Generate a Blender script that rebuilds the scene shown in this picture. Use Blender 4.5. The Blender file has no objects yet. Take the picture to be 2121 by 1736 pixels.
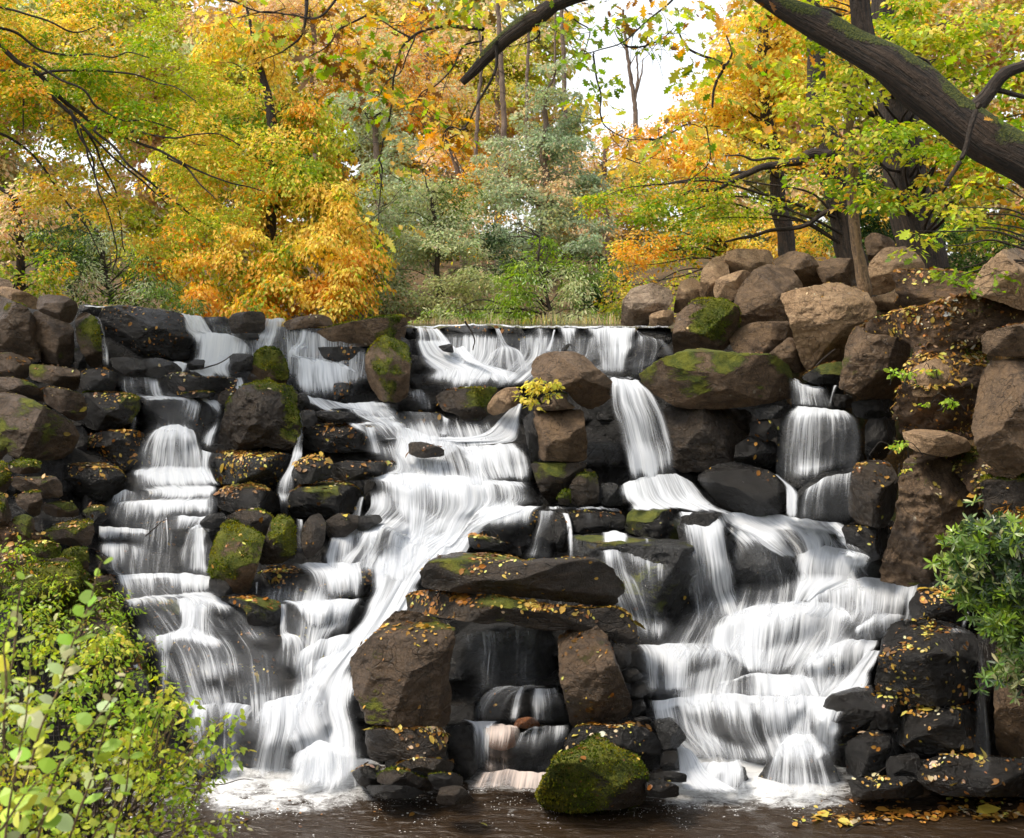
import bpy, math, random
import numpy as np
from mathutils import Vector
from mathutils.bvhtree import BVHTree
random.seed(7); RNG = np.random.default_rng(11)
SC = bpy.context.scene; COL = SC.collection
# ---------------------------------------------------------------- camera, sky, sun, exposure
F, U0, VH, EYE = 2500.0, 1060.5, 640.0, 4.8          # photo read at 2121 x 1736; pool surface is z = 0
cam = bpy.data.cameras.new('camera'); camo = bpy.data.objects.new('camera', cam); COL.objects.link(camo)
camo.location = (0, 0, EYE); camo.rotation_euler = (math.radians(90), 0, 0)
cam.sensor_width = 36; cam.lens = F/2121*36; cam.shift_y = -(868-VH)/2121
cam.dof.use_dof = True; cam.dof.focus_distance = 14; cam.dof.aperture_fstop = 4; cam.clip_start = .1; cam.clip_end = 2000; SC.camera = camo
W = bpy.data.worlds.new('World'); SC.world = W; W.use_nodes = True
wn = W.node_tree.nodes; wl = W.node_tree.links; wn.clear()
SUN_EL, SUN_AZ = math.radians(58), math.radians(245)   # azimuth clockwise from +Y: high, behind the camera and to its left
sky = wn.new('ShaderNodeTexSky'); sky.sky_type = 'NISHITA'; sky.sun_disc = False
sky.sun_elevation = SUN_EL; sky.sun_rotation = SUN_AZ; sky.air_density = 1.0; sky.dust_density = 2.0; sky.ozone_density = .6
hs = wn.new('ShaderNodeHueSaturation'); hs.inputs['Saturation'].default_value = .22
bg = wn.new('ShaderNodeBackground'); bg.inputs['Strength'].default_value = .15
wo = wn.new('ShaderNodeOutputWorld')
wl.new(sky.outputs[0], hs.inputs['Color']); wl.new(hs.outputs[0], bg.inputs['Color']); wl.new(bg.outputs[0], wo.inputs['Surface'])
sl = bpy.data.lights.new('sun', 'SUN'); sl.energy = 1.5; sl.angle = math.radians(14); sl.color = (1, .89, .74)
so = bpy.data.objects.new('sun', sl); COL.objects.link(so)
sd = Vector((math.sin(SUN_AZ)*math.cos(SUN_EL), math.cos(SUN_AZ)*math.cos(SUN_EL), math.sin(SUN_EL)))
so.rotation_euler = sd.to_track_quat('Z', 'Y').to_euler()
SC.view_settings.view_transform = 'Standard'; SC.view_settings.look = 'None'
SC.view_settings.exposure = 1.15; SC.view_settings.gamma = 1
SC.render.engine = 'CYCLES'
cy = SC.cycles; cy.max_bounces = 8; cy.diffuse_bounces = 4; cy.glossy_bounces = 3; cy.transmission_bounces = 4
cy.transparent_max_bounces = 24; cy.use_denoising = True; cy.caustics_reflective = False; cy.caustics_refractive = False
cy.sample_clamp_indirect = 6

# ---------------------------------------------------------------- helpers
def P(u, v, Y):
    u = np.asarray(u, float); v = np.asarray(v, float); Y = np.asarray(Y, float)
    return np.stack(np.broadcast_arrays((u-U0)*Y/F, Y, EYE-(v-VH)*Y/F), -1)
def sstep(a, b, x):
    t = np.clip((np.asarray(x, float)-a)/(b-a), 0, 1); return t*t*(3-2*t)
def Yb(u, v):
    """distance of the cascade's average slope at a place of the photograph"""
    y = 18 - 6*(np.asarray(v, float)-680)/950
    return y - 1.4*sstep(260, 0, u)*sstep(780, 960, v) - np.interp(v, [900, 1600], [2.4, .5])*sstep(1790, 2100, u)
def _h(i, j, k, s):
    n = (i*374761393 + j*668265263 + k*1274126177 + s*974634777) & 0x7fffffff
    n = ((n ^ (n >> 13))*1103515245 + 12345) & 0x7fffffff
    n = ((n ^ (n >> 16))*69069 + 1) & 0x7fffffff
    return ((n ^ (n >> 15)) & 0xffff)/65535.0
def vnoise(p, s=0):
    p = np.asarray(p, float); i = np.floor(p).astype(np.int64); f = p-i; f = f*f*(3-2*f); r = 0
    for a in (0, 1):
        for b in (0, 1):
            for c in (0, 1):
                w = (f[..., 0] if a else 1-f[..., 0])*(f[..., 1] if b else 1-f[..., 1])*(f[..., 2] if c else 1-f[..., 2])
                r = r + w*_h(i[..., 0]+a, i[..., 1]+b, i[..., 2]+c, s)
    return r*2-1
def fbm(p, sc, o=4, s=0, g=.5):
    r = 0; a = 1; q = np.asarray(p)*sc
    for k in range(o):
        r = r + a*vnoise(q + 17.3*k, s+k); a *= g; q = q*2.03
    return r
def mesh_obj(name, V, Fc, mat=None, parent=None, smooth=True, attrs=None, link=True):
    """V (n,3); Fc (m,k) array, or list of such arrays"""
    V = np.ascontiguousarray(V, np.float32); Fl = Fc if isinstance(Fc, list) else [Fc]
    Fl = [np.asarray(f, np.int32) for f in Fl if len(f)]
    me = bpy.data.meshes.new(name)
    nl = sum(f.size for f in Fl); nf = sum(len(f) for f in Fl)
    me.vertices.add(len(V)); me.vertices.foreach_set('co', V.ravel())
    me.loops.add(nl); me.loops.foreach_set('vertex_index', np.concatenate([f.ravel() for f in Fl]))
    me.polygons.add(nf)
    tot = np.concatenate([np.full(len(f), f.shape[1], np.int32) for f in Fl])
    me.polygons.foreach_set('loop_start', np.concatenate([[0], np.cumsum(tot)[:-1]]).astype(np.int32))
    me.polygons.foreach_set('use_smooth', np.full(nf, smooth))
    me.update(calc_edges=True)
    for k, (ty, arr) in (attrs or {}).items():
        a = me.attributes.new(k, ty, 'POINT')
        a.data.foreach_set({'FLOAT': 'value', 'FLOAT_COLOR': 'color', 'FLOAT_VECTOR': 'vector'}[ty], np.ascontiguousarray(arr, np.float32).ravel())
    if mat: me.materials.append(mat)
    o = bpy.data.objects.new(name, me)
    if link: COL.objects.link(o)
    if parent is not None: o.parent = parent
    return o
def tag(o, label=None, cat=None, group=None, kind=None):
    for k, x in (('label', label), ('category', cat), ('group', group), ('kind', kind)):
        if x: o[k] = x
    return o
def empty(name, loc, *a, **k):
    o = bpy.data.objects.new(name, None); COL.objects.link(o); o.location = [float(x) for x in loc]; o.empty_display_size = .1
    return tag(o, *a, **k)
def put(parent, o):
    """parent a mesh made in world coordinates to an Empty or thing without moving it"""
    o.parent = parent; o.matrix_parent_inverse = parent.matrix_basis.inverted(); return o

class G:      # tiny node-tree writer
    def __init__(s, name):
        s.m = bpy.data.materials.new(name); s.m.use_nodes = True; s.n = s.m.node_tree.nodes; s.l = s.m.node_tree.links; s.n.clear()
        s.out = s.n.new('ShaderNodeOutputMaterial')
    def N(s, t, **k):
        n = s.n.new('ShaderNode'+t)
        for a, b in k.items():
            if a in n.inputs or (a.startswith('i') and a[1:].isdigit()):
                i = n.inputs[int(a[1:])] if a[1:].isdigit() and a[0] == 'i' else n.inputs[a]
                if hasattr(b, 'is_output') or isinstance(b, bpy.types.NodeSocket): s.l.new(b, i)
                else: i.default_value = b
            else: setattr(n, a, b)
        return n
    def L(s, a, b): s.l.new(a, b)
    def math(s, op, a, b=None, clamp=False):
        n = s.N('Math', operation=op, use_clamp=clamp)
        for i, x in enumerate((a, b)):
            if x is None: continue
            if isinstance(x, bpy.types.NodeSocket): s.l.new(x, n.inputs[i])
            else: n.inputs[i].default_value = x
        return n.outputs[0]
    def mix(s, f, a, b, bt='MIX'):
        n = s.N('Mix', data_type='RGBA', blend_type=bt); n.clamp_factor = True
        for i, x in ((0, f), (6, a), (7, b)):
            if isinstance(x, bpy.types.NodeSocket): s.l.new(x, n.inputs[i])
            else: n.inputs[i].default_value = (*x, 1) if isinstance(x, tuple) and len(x) == 3 else x
        return n.outputs[2]
    def noise(s, vec, scale, detail=4, rough=.55, dist=0):
        n = s.N('TexNoise'); n.inputs['Scale'].default_value = scale; n.inputs['Detail'].default_value = detail
        n.inputs['Roughness'].default_value = rough; n.inputs['Distortion'].default_value = dist; s.l.new(vec, n.inputs['Vector'])
        return n.outputs[0]
    def ramp(s, x, a, b, lo=0., hi=1., smooth=True):
        n = s.N('MapRange'); n.interpolation_type = 'SMOOTHSTEP' if smooth else 'LINEAR'; s.l.new(x, n.inputs[0])
        for i, q in ((1, a), (2, b), (3, lo), (4, hi)):
            if isinstance(q, bpy.types.NodeSocket): s.l.new(q, n.inputs[i])
            else: n.inputs[i].default_value = q
        return n.outputs[0]
    def scalev(s, vec, sc):
        n = s.N('Mapping'); n.inputs['Scale'].default_value = sc; s.l.new(vec, n.inputs[0]); return n.outputs[0]
# ---------------------------------------------------------------- materials
def rock_mat(name, c1, c2, c3, rough, moss=0., mosslo=.1, lich=0., spec=.5, wet=0.):
    g = G(name); tc = g.N('TexCoord').outputs['Object']; geo = g.N('NewGeometry')
    n1 = g.noise(tc, 1.7, 6, .6, .6); n2 = g.noise(tc, 9, 8, .65); n3 = g.noise(tc, 48, 4, .7); n4 = g.noise(tc, 130, 3, .7); n5 = g.noise(tc, 22, 6, .7)
    st = g.noise(g.scalev(tc, (1.2, 1.2, 7)), 2.2, 5, .6, .4)
    c = g.mix(g.ramp(n1, .33, .66), c1, c2); c = g.mix(g.ramp(st, .5, .78, 0, .75), c, c3)
    c = g.mix(g.ramp(n2, .42, .7, 0, .6), c, tuple(x*.42 for x in c2)); c = g.mix(g.ramp(n5, .5, .72, 0, .55), c, tuple(x*.45 for x in c2)); c = g.mix(g.ramp(n3, .45, .72, 0, .55), c, tuple(min(1, x*1.7) for x in c1))
    if lich:
        vz = g.N('TexVoronoi'); vz.inputs['Scale'].default_value = 7; g.L(tc, vz.inputs['Vector'])
        lm = g.math('MULTIPLY', g.ramp(vz.outputs['Distance'], .12, .2, 1, 0), g.ramp(g.noise(tc, 2.3, 3), .55, .62))
        c = g.mix(g.math('MULTIPLY', lm, lich), c, (.42, .38, .29))
    r = g.ramp(n1, .35, .65, rough*.6, min(1, rough*2.1))
    sep = g.N('SeparateXYZ'); g.L(geo.outputs['Normal'], sep.inputs[0])
    h = g.math('ADD', g.math('MULTIPLY', n2, .6), g.math('MULTIPLY', n3, .42)); h = g.math('ADD', h, g.math('MULTIPLY', n4, .26)); h = g.math('ADD', h, g.math('MULTIPLY', n5, .6)); h = g.math('ADD', h, g.math('MULTIPLY', st, .5))
    vo = g.N('TexVoronoi', feature='DISTANCE_TO_EDGE'); vo.inputs['Scale'].default_value = 2.6
    g.L(g.N('VectorMath', operation='ADD', i0=tc, i1=g.N('TexNoise', Scale=3.).outputs[1]).outputs[0], vo.inputs['Vector'])
    crack = g.ramp(vo.outputs[0], 0, .03); h = g.math('ADD', h, g.math('MULTIPLY', crack, .25))
    c = g.mix(g.ramp(vo.outputs[0], 0, .025, .55, 0), c, tuple(x*.25 for x in c2))
    if moss:
        mn = g.N('Attribute', attribute_name='moss').outputs['Fac']; mf = g.noise(tc, 60, 3, .7)
        f = mn
        f = g.math('ADD', f, g.math('MULTIPLY', g.math('SUBTRACT', mf, .5), .22))
        mm = g.ramp(f, .74-.4*moss, .82-.4*moss)
        gc = g.mix(g.ramp(g.noise(tc, 6, 4), .35, .65), (.045, .068, .005), (.14, .15, .012)); gc = g.mix(g.ramp(mf, .4, .8, 0, .6), gc, (.22, .20, .02))
        gc = g.mix(g.ramp(g.noise(tc, 2.6, 2), .55, .7, 0, .7), gc, (.12, .07, .02))
        c = g.mix(mm, c, gc); r = g.math('ADD', r, g.math('MULTIPLY', mm, .7), True)
        h = g.math('ADD', h, g.math('MULTIPLY', mm, g.math('ADD', g.math('MULTIPLY', mf, 1.0), .35)))
    b = g.N('Bump'); b.inputs['Strength'].default_value = .95; b.inputs['Distance'].default_value = .045; g.L(h, b.inputs['Height'])
    p = g.N('BsdfPrincipled'); p.name = 'stone'; g.L(c, p.inputs['Base Color']); g.L(r, p.inputs['Roughness']); g.L(b.outputs[0], p.inputs['Normal'])
    p.inputs['Specular IOR Level'].default_value = .55 if rough < .3 else spec; g.L(p.outputs[0], g.out.inputs[0])
    return g.m
_mc = {}
def RM(code):
    """material codes: base letter + moss digit, e.g. d0 dark wet, b3 brown with moss"""
    if code in _mc: return _mc[code]
    k, ms = code[0], int(code[1:])/10
    a = dict(d=('wet_dark_rock', (.014, .012, .010), (.006, .0055, .005), (.034, .024, .015), .18),
             g=('wet_grey_rock', (.034, .034, .033), (.016, .016, .016), (.052, .048, .042), .19),
             b=('brown_sandstone', (.155, .096, .05), (.066, .041, .023), (.24, .15, .075), .55),
             k=('damp_brown_rock', (.046, .032, .020), (.018, .0135, .010), (.085, .055, .030), .33),
             v=('shade_black_rock', (.009, .008, .007), (.004, .004, .0035), (.014, .011, .008), .7),  # shade of the grotto and fall recess put into the stone colour
            m=('brown_bank_stone', (.10, .063, .035), (.040, .027, .017), (.17, .105, .055), .45),
            t=('tan_sandstone', (.38, .245, .135), (.24, .15, .08), (.48, .34, .2), .75),
             p=('pale_sandstone', (.36, .27, .19), (.24, .165, .11), (.44, .34, .24), .8),
             e=('leafy_earth', (.10, .055, .025), (.045, .026, .013), (.20, .11, .03), .9),
            o=('iron_stained_rock', (.24, .09, .035), (.12, .05, .02), (.34, .14, .05), .3))[k]
    _mc[code] = rock_mat(a[0]+('_with_moss' if ms else ''), *a[1:], moss=ms, lich=.5 if k in 'tb' else 0)
    return _mc[code]
def leaf_mat(name, rough=.5, trans=.45, spec=.25):
    g = G(name); a = g.N('Attribute', attribute_name='col').outputs['Color']
    p = g.N('BsdfPrincipled'); g.L(a, p.inputs['Base Color']); p.inputs['Roughness'].default_value = rough; p.inputs['Specular IOR Level'].default_value = .55 if rough < .3 else spec
    t = g.N('BsdfTranslucent'); g.L(g.N('HueSaturation', Saturation=1.1, Value=1.15, Color=a).outputs[0], t.inputs[0])
    m = g.N('MixShader'); m.inputs[0].default_value = trans; g.L(p.outputs[0], m.inputs[1]); g.L(t.outputs[0], m.inputs[2]); g.L(m.outputs[0], g.out.inputs[0])
    return g.m
LEAF = leaf_mat('leaf', .5, .56); LEAFD = leaf_mat('fallen_leaf', .35, .12, .5); GLOSSY = leaf_mat('glossy_leaf', .28, .25, .5)
def bark_mat(name, c1, c2, moss=0., sc=1.):
    g = G(name); tc = g.N('TexCoord').outputs['Object']; fl = g.N('Attribute', attribute_name='fl').outputs['Vector']
    w = g.noise(g.scalev(fl, (26*sc, 3.2*sc, 1)), 1, 5, .6, .8); n2 = g.noise(tc, 30, 4)
    c = g.mix(g.ramp(w, .36, .62), c2, c1); c = g.mix(g.ramp(n2, .45, .75, 0, .5), c, tuple(x*1.7 for x in c1))
    h = g.math('ADD', w, g.math('MULTIPLY', n2, .3))
    if moss:
        sep = g.N('SeparateXYZ'); g.L(g.N('NewGeometry').outputs['Normal'], sep.inputs[0]); mf = g.noise(tc, 70, 3)
        f = g.math('ADD', g.math('MULTIPLY', sep.outputs['Z'], .35), g.noise(tc, 3, 4)); f = g.math('ADD', f, g.math('MULTIPLY', mf, .12))
        mm = g.ramp(f, .86-.3*moss, .92-.3*moss); c = g.mix(mm, c, g.mix(g.ramp(mf, .4, .65), (.035, .055, .004), (.12, .13, .012)))
        h = g.math('ADD', h, g.math('MULTIPLY', mm, g.math('ADD', mf, .4)))
    b = g.N('Bump'); b.inputs['Strength'].default_value = 1; b.inputs['Distance'].default_value = .06; g.L(h, b.inputs['Height'])
    p = g.N('BsdfPrincipled'); g.L(c, p.inputs['Base Color']); p.inputs['Roughness'].default_value = .85; g.L(b.outputs[0], p.inputs['Normal']); g.L(p.outputs[0], g.out.inputs[0])
    return g.m
BARK = bark_mat('bark', (.045, .029, .019), (.012, .009, .006)); BARKM = bark_mat('mossy_oak_bark', (.046, .029, .018), (.008, .006, .004), .75)
BARKP = bark_mat('pale_bark', (.24, .155, .085), (.10, .065, .038)); TWIG = bark_mat('twig_bark', (.035, .024, .017), (.015, .011, .008))
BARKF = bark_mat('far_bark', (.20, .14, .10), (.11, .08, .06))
def water_mat(name, tint=(.82, .84, .86), body=1.):
    g = G(name); fl = g.N('Attribute', attribute_name='fl').outputs['Vector']; d = g.N('Attribute', attribute_name='dens').outputs['Fac']
    n1 = g.noise(g.scalev(fl, (34, 1.1, 1)), 1, 3, .6); n2 = g.noise(g.scalev(fl, (11, .7, 1)), 1, 3, .55, .3); n3 = g.noise(g.scalev(fl, (90, 2.2, 1)), 1, 2, .5)
    s = g.math('ADD', g.math('MULTIPLY', n1, .42), g.math('MULTIPLY', n2, .34)); s = g.math('ADD', s, g.math('MULTIPLY', n3, .24))
    s = g.math('ADD', g.math('MULTIPLY', g.math('SUBTRACT', s, .5), 1.75), .5)
    lo = g.math('SUBTRACT', .86, g.math('MULTIPLY', d, .86)); hi = g.math('ADD', lo, .58)
    al = g.ramp(s, lo, hi); al = g.math('MULTIPLY', al, g.ramp(d, 0, .25)); al = g.math('MULTIPLY', al, g.math('ADD', .62, g.math('MULTIPLY', d, .38)), True)
    film = g.math('MULTIPLY', g.math('MULTIPLY', d, d), .34); al = g.math('ADD', g.math('MULTIPLY', al, g.math('SUBTRACT', .97, film)), film, True)
    b = g.N('Bump'); b.inputs['Strength'].default_value = .35; b.inputs['Distance'].default_value = .03; g.L(s, b.inputs['Height'])
    df = g.N('BsdfDiffuse'); df.inputs['Color'].default_value = (*tint, 1); g.L(b.outputs[0], df.inputs['Normal'])
    wc = g.mix(g.ramp(s, .3, .85), tuple(x*q for x, q in zip(tint, (.80, .82, .86))), tint); g.L(wc, df.inputs['Color'])
    tr = g.N('BsdfTranslucent'); g.L(wc, tr.inputs['Color'])
    m1 = g.N('MixShader'); m1.inputs[0].default_value = .25; g.L(df.outputs[0], m1.inputs[1]); g.L(tr.outputs[0], m1.inputs[2])
    tp = g.N('BsdfTransparent'); m2 = g.N('MixShader'); g.L(al, m2.inputs[0]); g.L(tp.outputs[0], m2.inputs[1]); g.L(m1.outputs[0], m2.inputs[2])
    g.L(m2.outputs[0], g.out.inputs[0]); return g.m
WATER = water_mat('falling_water'); WATERP = water_mat('iron_tinted_water', (.84, .70, .61))
# ---------------------------------------------------------------- rocks: solid stones grown from their outlines
REG = dict(A=(0, 577, .3421), B=(700, 577, .3421), C=(1400, 577, .3421), D=(0, 1142, .3421), E=(700, 1142, .3421), F=(1400, 1142, .3421), Z=(0, 0, 1))
def pts(reg, s):
    ox, oy, k = REG[reg]
    a = np.array([[float(q) for q in p.split(',')] for p in s.split()]); return a*k + (ox, oy)
def closed_resample(p, n, it=2, cut=.16):
    for _ in range(it):
        q = np.roll(p, -1, 0); p = np.stack([p*(1-cut)+q*cut, p*cut+q*(1-cut)], 1).reshape(-1, 2)
    d = np.r_[0, np.cumsum(np.linalg.norm(np.roll(p, -1, 0)-p, axis=1))]; p2 = np.vstack([p, p[:1]])
    t = np.linspace(0, d[-1], n, endpoint=False)
    return np.stack([np.interp(t, d, p2[:, 0]), np.interp(t, d, p2[:, 1])], 1)
WETB = []; MOSS = []; LEAFSRC = []; ROCKS = []
def rock(reg, outline, label, mat='d0', name='boulder', dry=0, Y=None, T=None, n=7., rough=1., leaf=(0, 0), cat='rock', group='rocks of the cascade', fac=11, wet=None, it=1):
    o = pts(reg, outline); w = np.ptp(o[:, 0]); h = np.ptp(o[:, 1]); seed = len(ROCKS)+3; rg = np.random.default_rng(seed)
    cu, cv = o[:, 0].mean(), o[:, 1].mean(); vb = np.percentile(o[:, 1], 90)
    Y0 = float(Yb(cu, vb)) if Y is None else Y
    if T is None: T = np.clip(.42*math.sqrt(w*h)*Y0/F, .12, .75)
    Yc = (Y0 + T + (-.4*dry if dry else .08)) if Y is None else Y0 + T
    N = int(np.clip((w+h)*.55, 52, 220)); K = int(np.clip(min(w, h)*.3, 14, 52))
    p = closed_resample(o, N, it, .15); p = o.mean(0) + (p-o.mean(0))*(1.03 if it > 1 else 1.02)
    # centroid by area
    x, y = p.T; x1, y1 = np.roll(x, -1), np.roll(y, -1); cr = x*y1-x1*y; A = cr.sum()/2
    c = np.array([((x+x1)*cr).sum(), ((y+y1)*cr).sum()])/(6*A)
    ph = np.arange(N)/N*2*np.pi; ring = np.stack([np.cos(ph), np.sin(ph), 0*ph], -1)
    p = c + (p-c)*(1 + .022*rough*fbm(ring*(1.5+N/40), 1.6, 3, seed))[:, None]
    s = np.sin(np.linspace(0, 1, K+1)*np.pi/2)**.9
    def side(sg, rows):
        q = c + (p[None]-c)*rows[:, None, None]
        t = T*(1-rows**n)**(1/n)*np.ones((1, N)).T if False else (T*(1-rows**n)**(1/n))[:, None]*np.ones((1, N))
        return q, -sg*t
    rf = s[1:]; rb = s[1:-1][::3][::-1]
    qf, tf = side(1, rf); qb, tb = side(-1, rb)
    q = np.vstack([c[None], qf.reshape(-1, 2), qb.reshape(-1, 2), c[None]]); t = np.r_[-T, tf.ravel(), tb.ravel(), T]
    # local metric coordinates
    L = np.stack([(q[:, 0]-c[0])*Yc/F, t, -(q[:, 1]-c[1])*Yc/F], -1)
    hw, hh = w*Yc/F/2, h*Yc/F/2; S = np.array([hw, T, hh])
    sil = np.r_[0, np.repeat(rf, N), np.repeat(rb, N), 0]
    # the top: recedes as a level face does
    fold = hh*(.95-2*min(.30, .9*T*max(.0, (cv-VH))/F/max(hh, .05)))
    k = L[:, 2] > fold
    L[k, 1] = np.minimum(T*.6, L[k, 1] + (L[k, 2]-fold)*np.clip(F/max(60, cv-VH), 1.5, 7))*(t[k] <= 1e-6) + L[k, 1]*(t[k] > 1e-6)
    # broken faces
    for i in range(fac):
        a = rg.uniform(0, 2*np.pi); el = rg.uniform(.25, 1.15)
        nn = np.array([math.cos(a)*math.sin(el), -math.cos(el), math.sin(a)*math.sin(el)]); sup = np.sqrt(((nn*S)**2).sum())
        dd = (L@nn) - sup*rg.uniform(.5, .82); kk = dd > 0
        L[kk, 1] -= dd[kk]/nn[1]*.92
    W3 = L + np.array([c[0]/100, Yc, c[1]/100])
    am = min(.11, .10*min(hw, hh)+.012)*rough
    dsp = fbm(W3, 1.3, 3, seed, .45)*am*.8 + np.abs(fbm(W3*(1, 1, 1.8), 2.1, 6, seed+9, .5))*am*.75 + fbm(W3, 14, 3, seed+2, .6)*am*.16
    fr = np.arange(len(L)) < 1+len(rf)*N
    L[fr, 1] += dsp[fr]; L[fr, 1] = np.minimum(L[fr, 1], T*.9)
    rim = L[1+(len(rf)-1)*N:1+len(rf)*N, 1]
    bk = L[1+len(rf)*N:-1, 1].reshape(-1, N); bk[:] = np.maximum(bk, rim[None]+.03); L[-1, 1] = max(T, rim.max()+.03)
    Vw = P(q[:, 0], q[:, 1], Yc + L[:, 1])
    Vw[:, 2] += fbm(W3, 6, 3, seed+4)*am*.25*(1-sil**4)
    # faces
    j = np.arange(N); j2 = (j+1) % N; nb = 1; rows = len(rf)+len(rb); Q = []
    for r in range(rows-1):
        a = 1+r*N; Q.append(np.stack([a+j, a+N+j, a+N+j2, a+j2], -1))
    T1 = np.stack([0*j, 1+j, 1+j2], -1); last = 1+(rows-1)*N; T2 = np.stack([last+j, 0*j+len(Vw)-1, last+j2], -1)
    ori = Vector((float(c[0]-U0)*Yc/F, Yc, EYE-float(p[:, 1].max()-VH)*Yc/F))
    sgn = A > 0
    Q = np.vstack(Q); 
    if sgn: Q = Q[:, ::-1]; T1 = T1[:, ::-1]; T2 = T2[:, ::-1]
    ms = int(mat[1:])/10; at = {}
    if ms:
        qd = np.vstack([Q, Q]); fn = np.cross(Vw[Q[:, 2]]-Vw[Q[:, 0]], Vw[Q[:, 3]]-Vw[Q[:, 1]]); vn = np.zeros_like(Vw)
        for i_ in range(4): np.add.at(vn, Q[:, i_], fn)
        vn /= np.maximum(1e-9, np.linalg.norm(vn, axis=1, keepdims=True)); mo = .5+.30*fbm(W3, 1.5, 4, seed+40)+.16*vn[:, 2]; at = {'moss': ('FLOAT', mo)}
    ob = mesh_obj(name, Vw - np.array(ori), [Q, T1, T2], RM(mat), attrs=at); ob.location = ori
    if ms >= .4: MOSS.append((ob, Vw, Q, mo, .78-.4*ms, ms))
    tag(ob, label, cat, group)
    if not dry if wet is None else wet: WETB.append((Vw, Q))
    ROCKS.append(ob)
    if leaf[0] or leaf[1]: LEAFSRC.append((Vw, Q, leaf, seed))
    return ob
SG = 'stones of the left bank'; CR = 'stones along the crest'; RB = 'boulders on top of the right bank'; WL = 'stones of the left side wall'
LD = 'ledges under the water'; DM = 'stones of the grotto'; BR = 'boulders at the foot of the right bank'; PB = 'stones round the tall fall'
R = rock
# left side wall
R('A', '-60,-10 0,-5 40,5 78,38 60,60 -60,60', 'small pale stone peeping over the wall in the left corner', 'p0', 'stone', 1, group=WL, fac=3)
R('A', '-60,30 0,45 70,55 180,90 268,150 215,190 120,158 0,115 -60,100', 'long pale slab lying tilted on the left wall', 't0', 'rock_slab', 1, group=WL, T=.3)
R('A', '235,108 300,97 400,108 465,145 470,200 430,275 330,240 250,205 220,180', 'dark block wedged beside the pale tilted slab', 'm0', 'stone_block', 1, group=WL, Y=17.2)
R('A', '-60,90 0,105 120,150 170,180 205,230 240,310 250,510 120,480 -60,450', 'tall brown wall stone with moss streaks below the pale slab', 'm4', 'wall_stone', 1, group=WL, Y=17.3)
R('A', '200,190 330,235 445,285 450,430 430,535 330,515 240,505 215,330', 'mossy wall stone right of the tall brown one', 'm6', 'wall_stone', 1, group=WL, Y=17.45)
R('A', '455,250 480,215 530,205 580,240 610,330 622,535 560,545 515,500 462,360', 'upright narrow stone with a moss stripe beside the thin left trickle', 'm4', 'standing_stone', 1, group=WL, Y=17.3)
R('A', '450,430 490,415 520,500 530,548 450,548', 'little dark stone at the foot of the upright narrow stone', 'd2', 'stone', 1, group=WL, Y=17.4)
R('A', '-60,455 60,445 188,490 182,540 160,612 -60,600', 'brown block at the left edge under the tall wall stone', 'm1', 'stone_block', 1, group=WL, leaf=(70, 3))
R('A', '180,520 300,525 485,555 487,600 470,680 300,640 178,610', 'low brown block right of the left edge block', 'm2', 'stone_block', 1, group=WL, leaf=(90, 3))
R('A', '488,575 530,550 600,540 705,570 718,600 690,682 560,678 490,668', 'dark hump-backed block beside the second small fall', 'd1', 'stone_block', 1, group=WL, leaf=(40, 4))
R('A', '-60,595 100,600 210,640 270,690 268,757 180,722 80,690 -60,670', 'brown slab leaning down to the right at the left edge', 'm1', 'rock_slab', 1, group=WL, leaf=(40, 3))
R('A', '268,655 400,670 490,695 525,760 517,840 450,868 330,790 268,750', 'brown block with a mossy edge above the biggest left boulder', 'm3', 'stone_block', 1, group=WL, leaf=(60, 4))
R('A', '495,690 600,685 720,690 850,720 848,790 800,870 740,902 640,928 560,912 468,880 520,840 525,750', 'dark overhanging rock with hanging moss left of the second fall', 'd4', 'boulder', 1, group=WL, leaf=(110, 8), T=.6)
R('A', '-60,670 90,690 200,740 300,790 430,870 475,930 460,1012 400,1080 270,1112 130,1088 -60,1060', 'biggest brown boulder of the left side', 'm3', 'boulder', 1, group=WL, T=.7, leaf=(10, 1))
R('A', '460,905 500,890 535,950 528,1040 465,1105 450,1000', 'small dark stone tucked behind the biggest left boulder', 'd1', 'stone', 1, group=WL, Y=16.3)
# left bank steps
R('A', '490,1095 515,960 600,930 720,915 865,925 885,990 850,1080 800,1150 740,1165 620,1120', 'leaf-strewn dark slope left of the white dome', 'd1', 'boulder', 0, group=SG, leaf=(442, 204))
R('A', '285,1150 380,1110 500,1117 620,1122 720,1160 755,1200 745,1275 650,1345 500,1335 390,1262 330,1190', 'broad wet boulder with leaves and a shining top on the left bank', 'd1', 'boulder', 1, group=SG, leaf=(391, 13), T=.8)
R('A', '50,1120 120,1092 245,1108 245,1175 120,1185 60,1165', 'low mossy block above the left steps', 'm5', 'stone_block', 1, group=SG, leaf=(102, 17))
R('A', '60,1210 180,1198 330,1193 372,1240 378,1322 240,1335 80,1265', 'block with a bright mossy right end', 'm6', 'stone_block', 1, group=SG, leaf=(255, 8))
R('A', '90,1310 240,1283 258,1340 242,1425 205,1445 100,1365', 'small upright mossy stone on the left steps', 'm7', 'stone', 1, group=SG, leaf=(102, 8))
R('A', '255,1370 350,1343 440,1355 478,1400 472,1443 330,1445 265,1415', 'low dark stone in the middle of the left steps', 'm3', 'stone', 1, group=SG, leaf=(204, 8))
R('A', '500,1400 570,1373 655,1383 665,1440 600,1495 515,1445', 'dark round stone at the water end of the left steps', 'd1', 'stone', 1, group=SG, leaf=(136, 8))
R('A', '75,1450 150,1423 205,1450 213,1540 180,1575 88,1525', 'rounded brown stone at the left of the steps', 'm2', 'stone', 1, group=SG, leaf=(34, 8))
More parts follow.
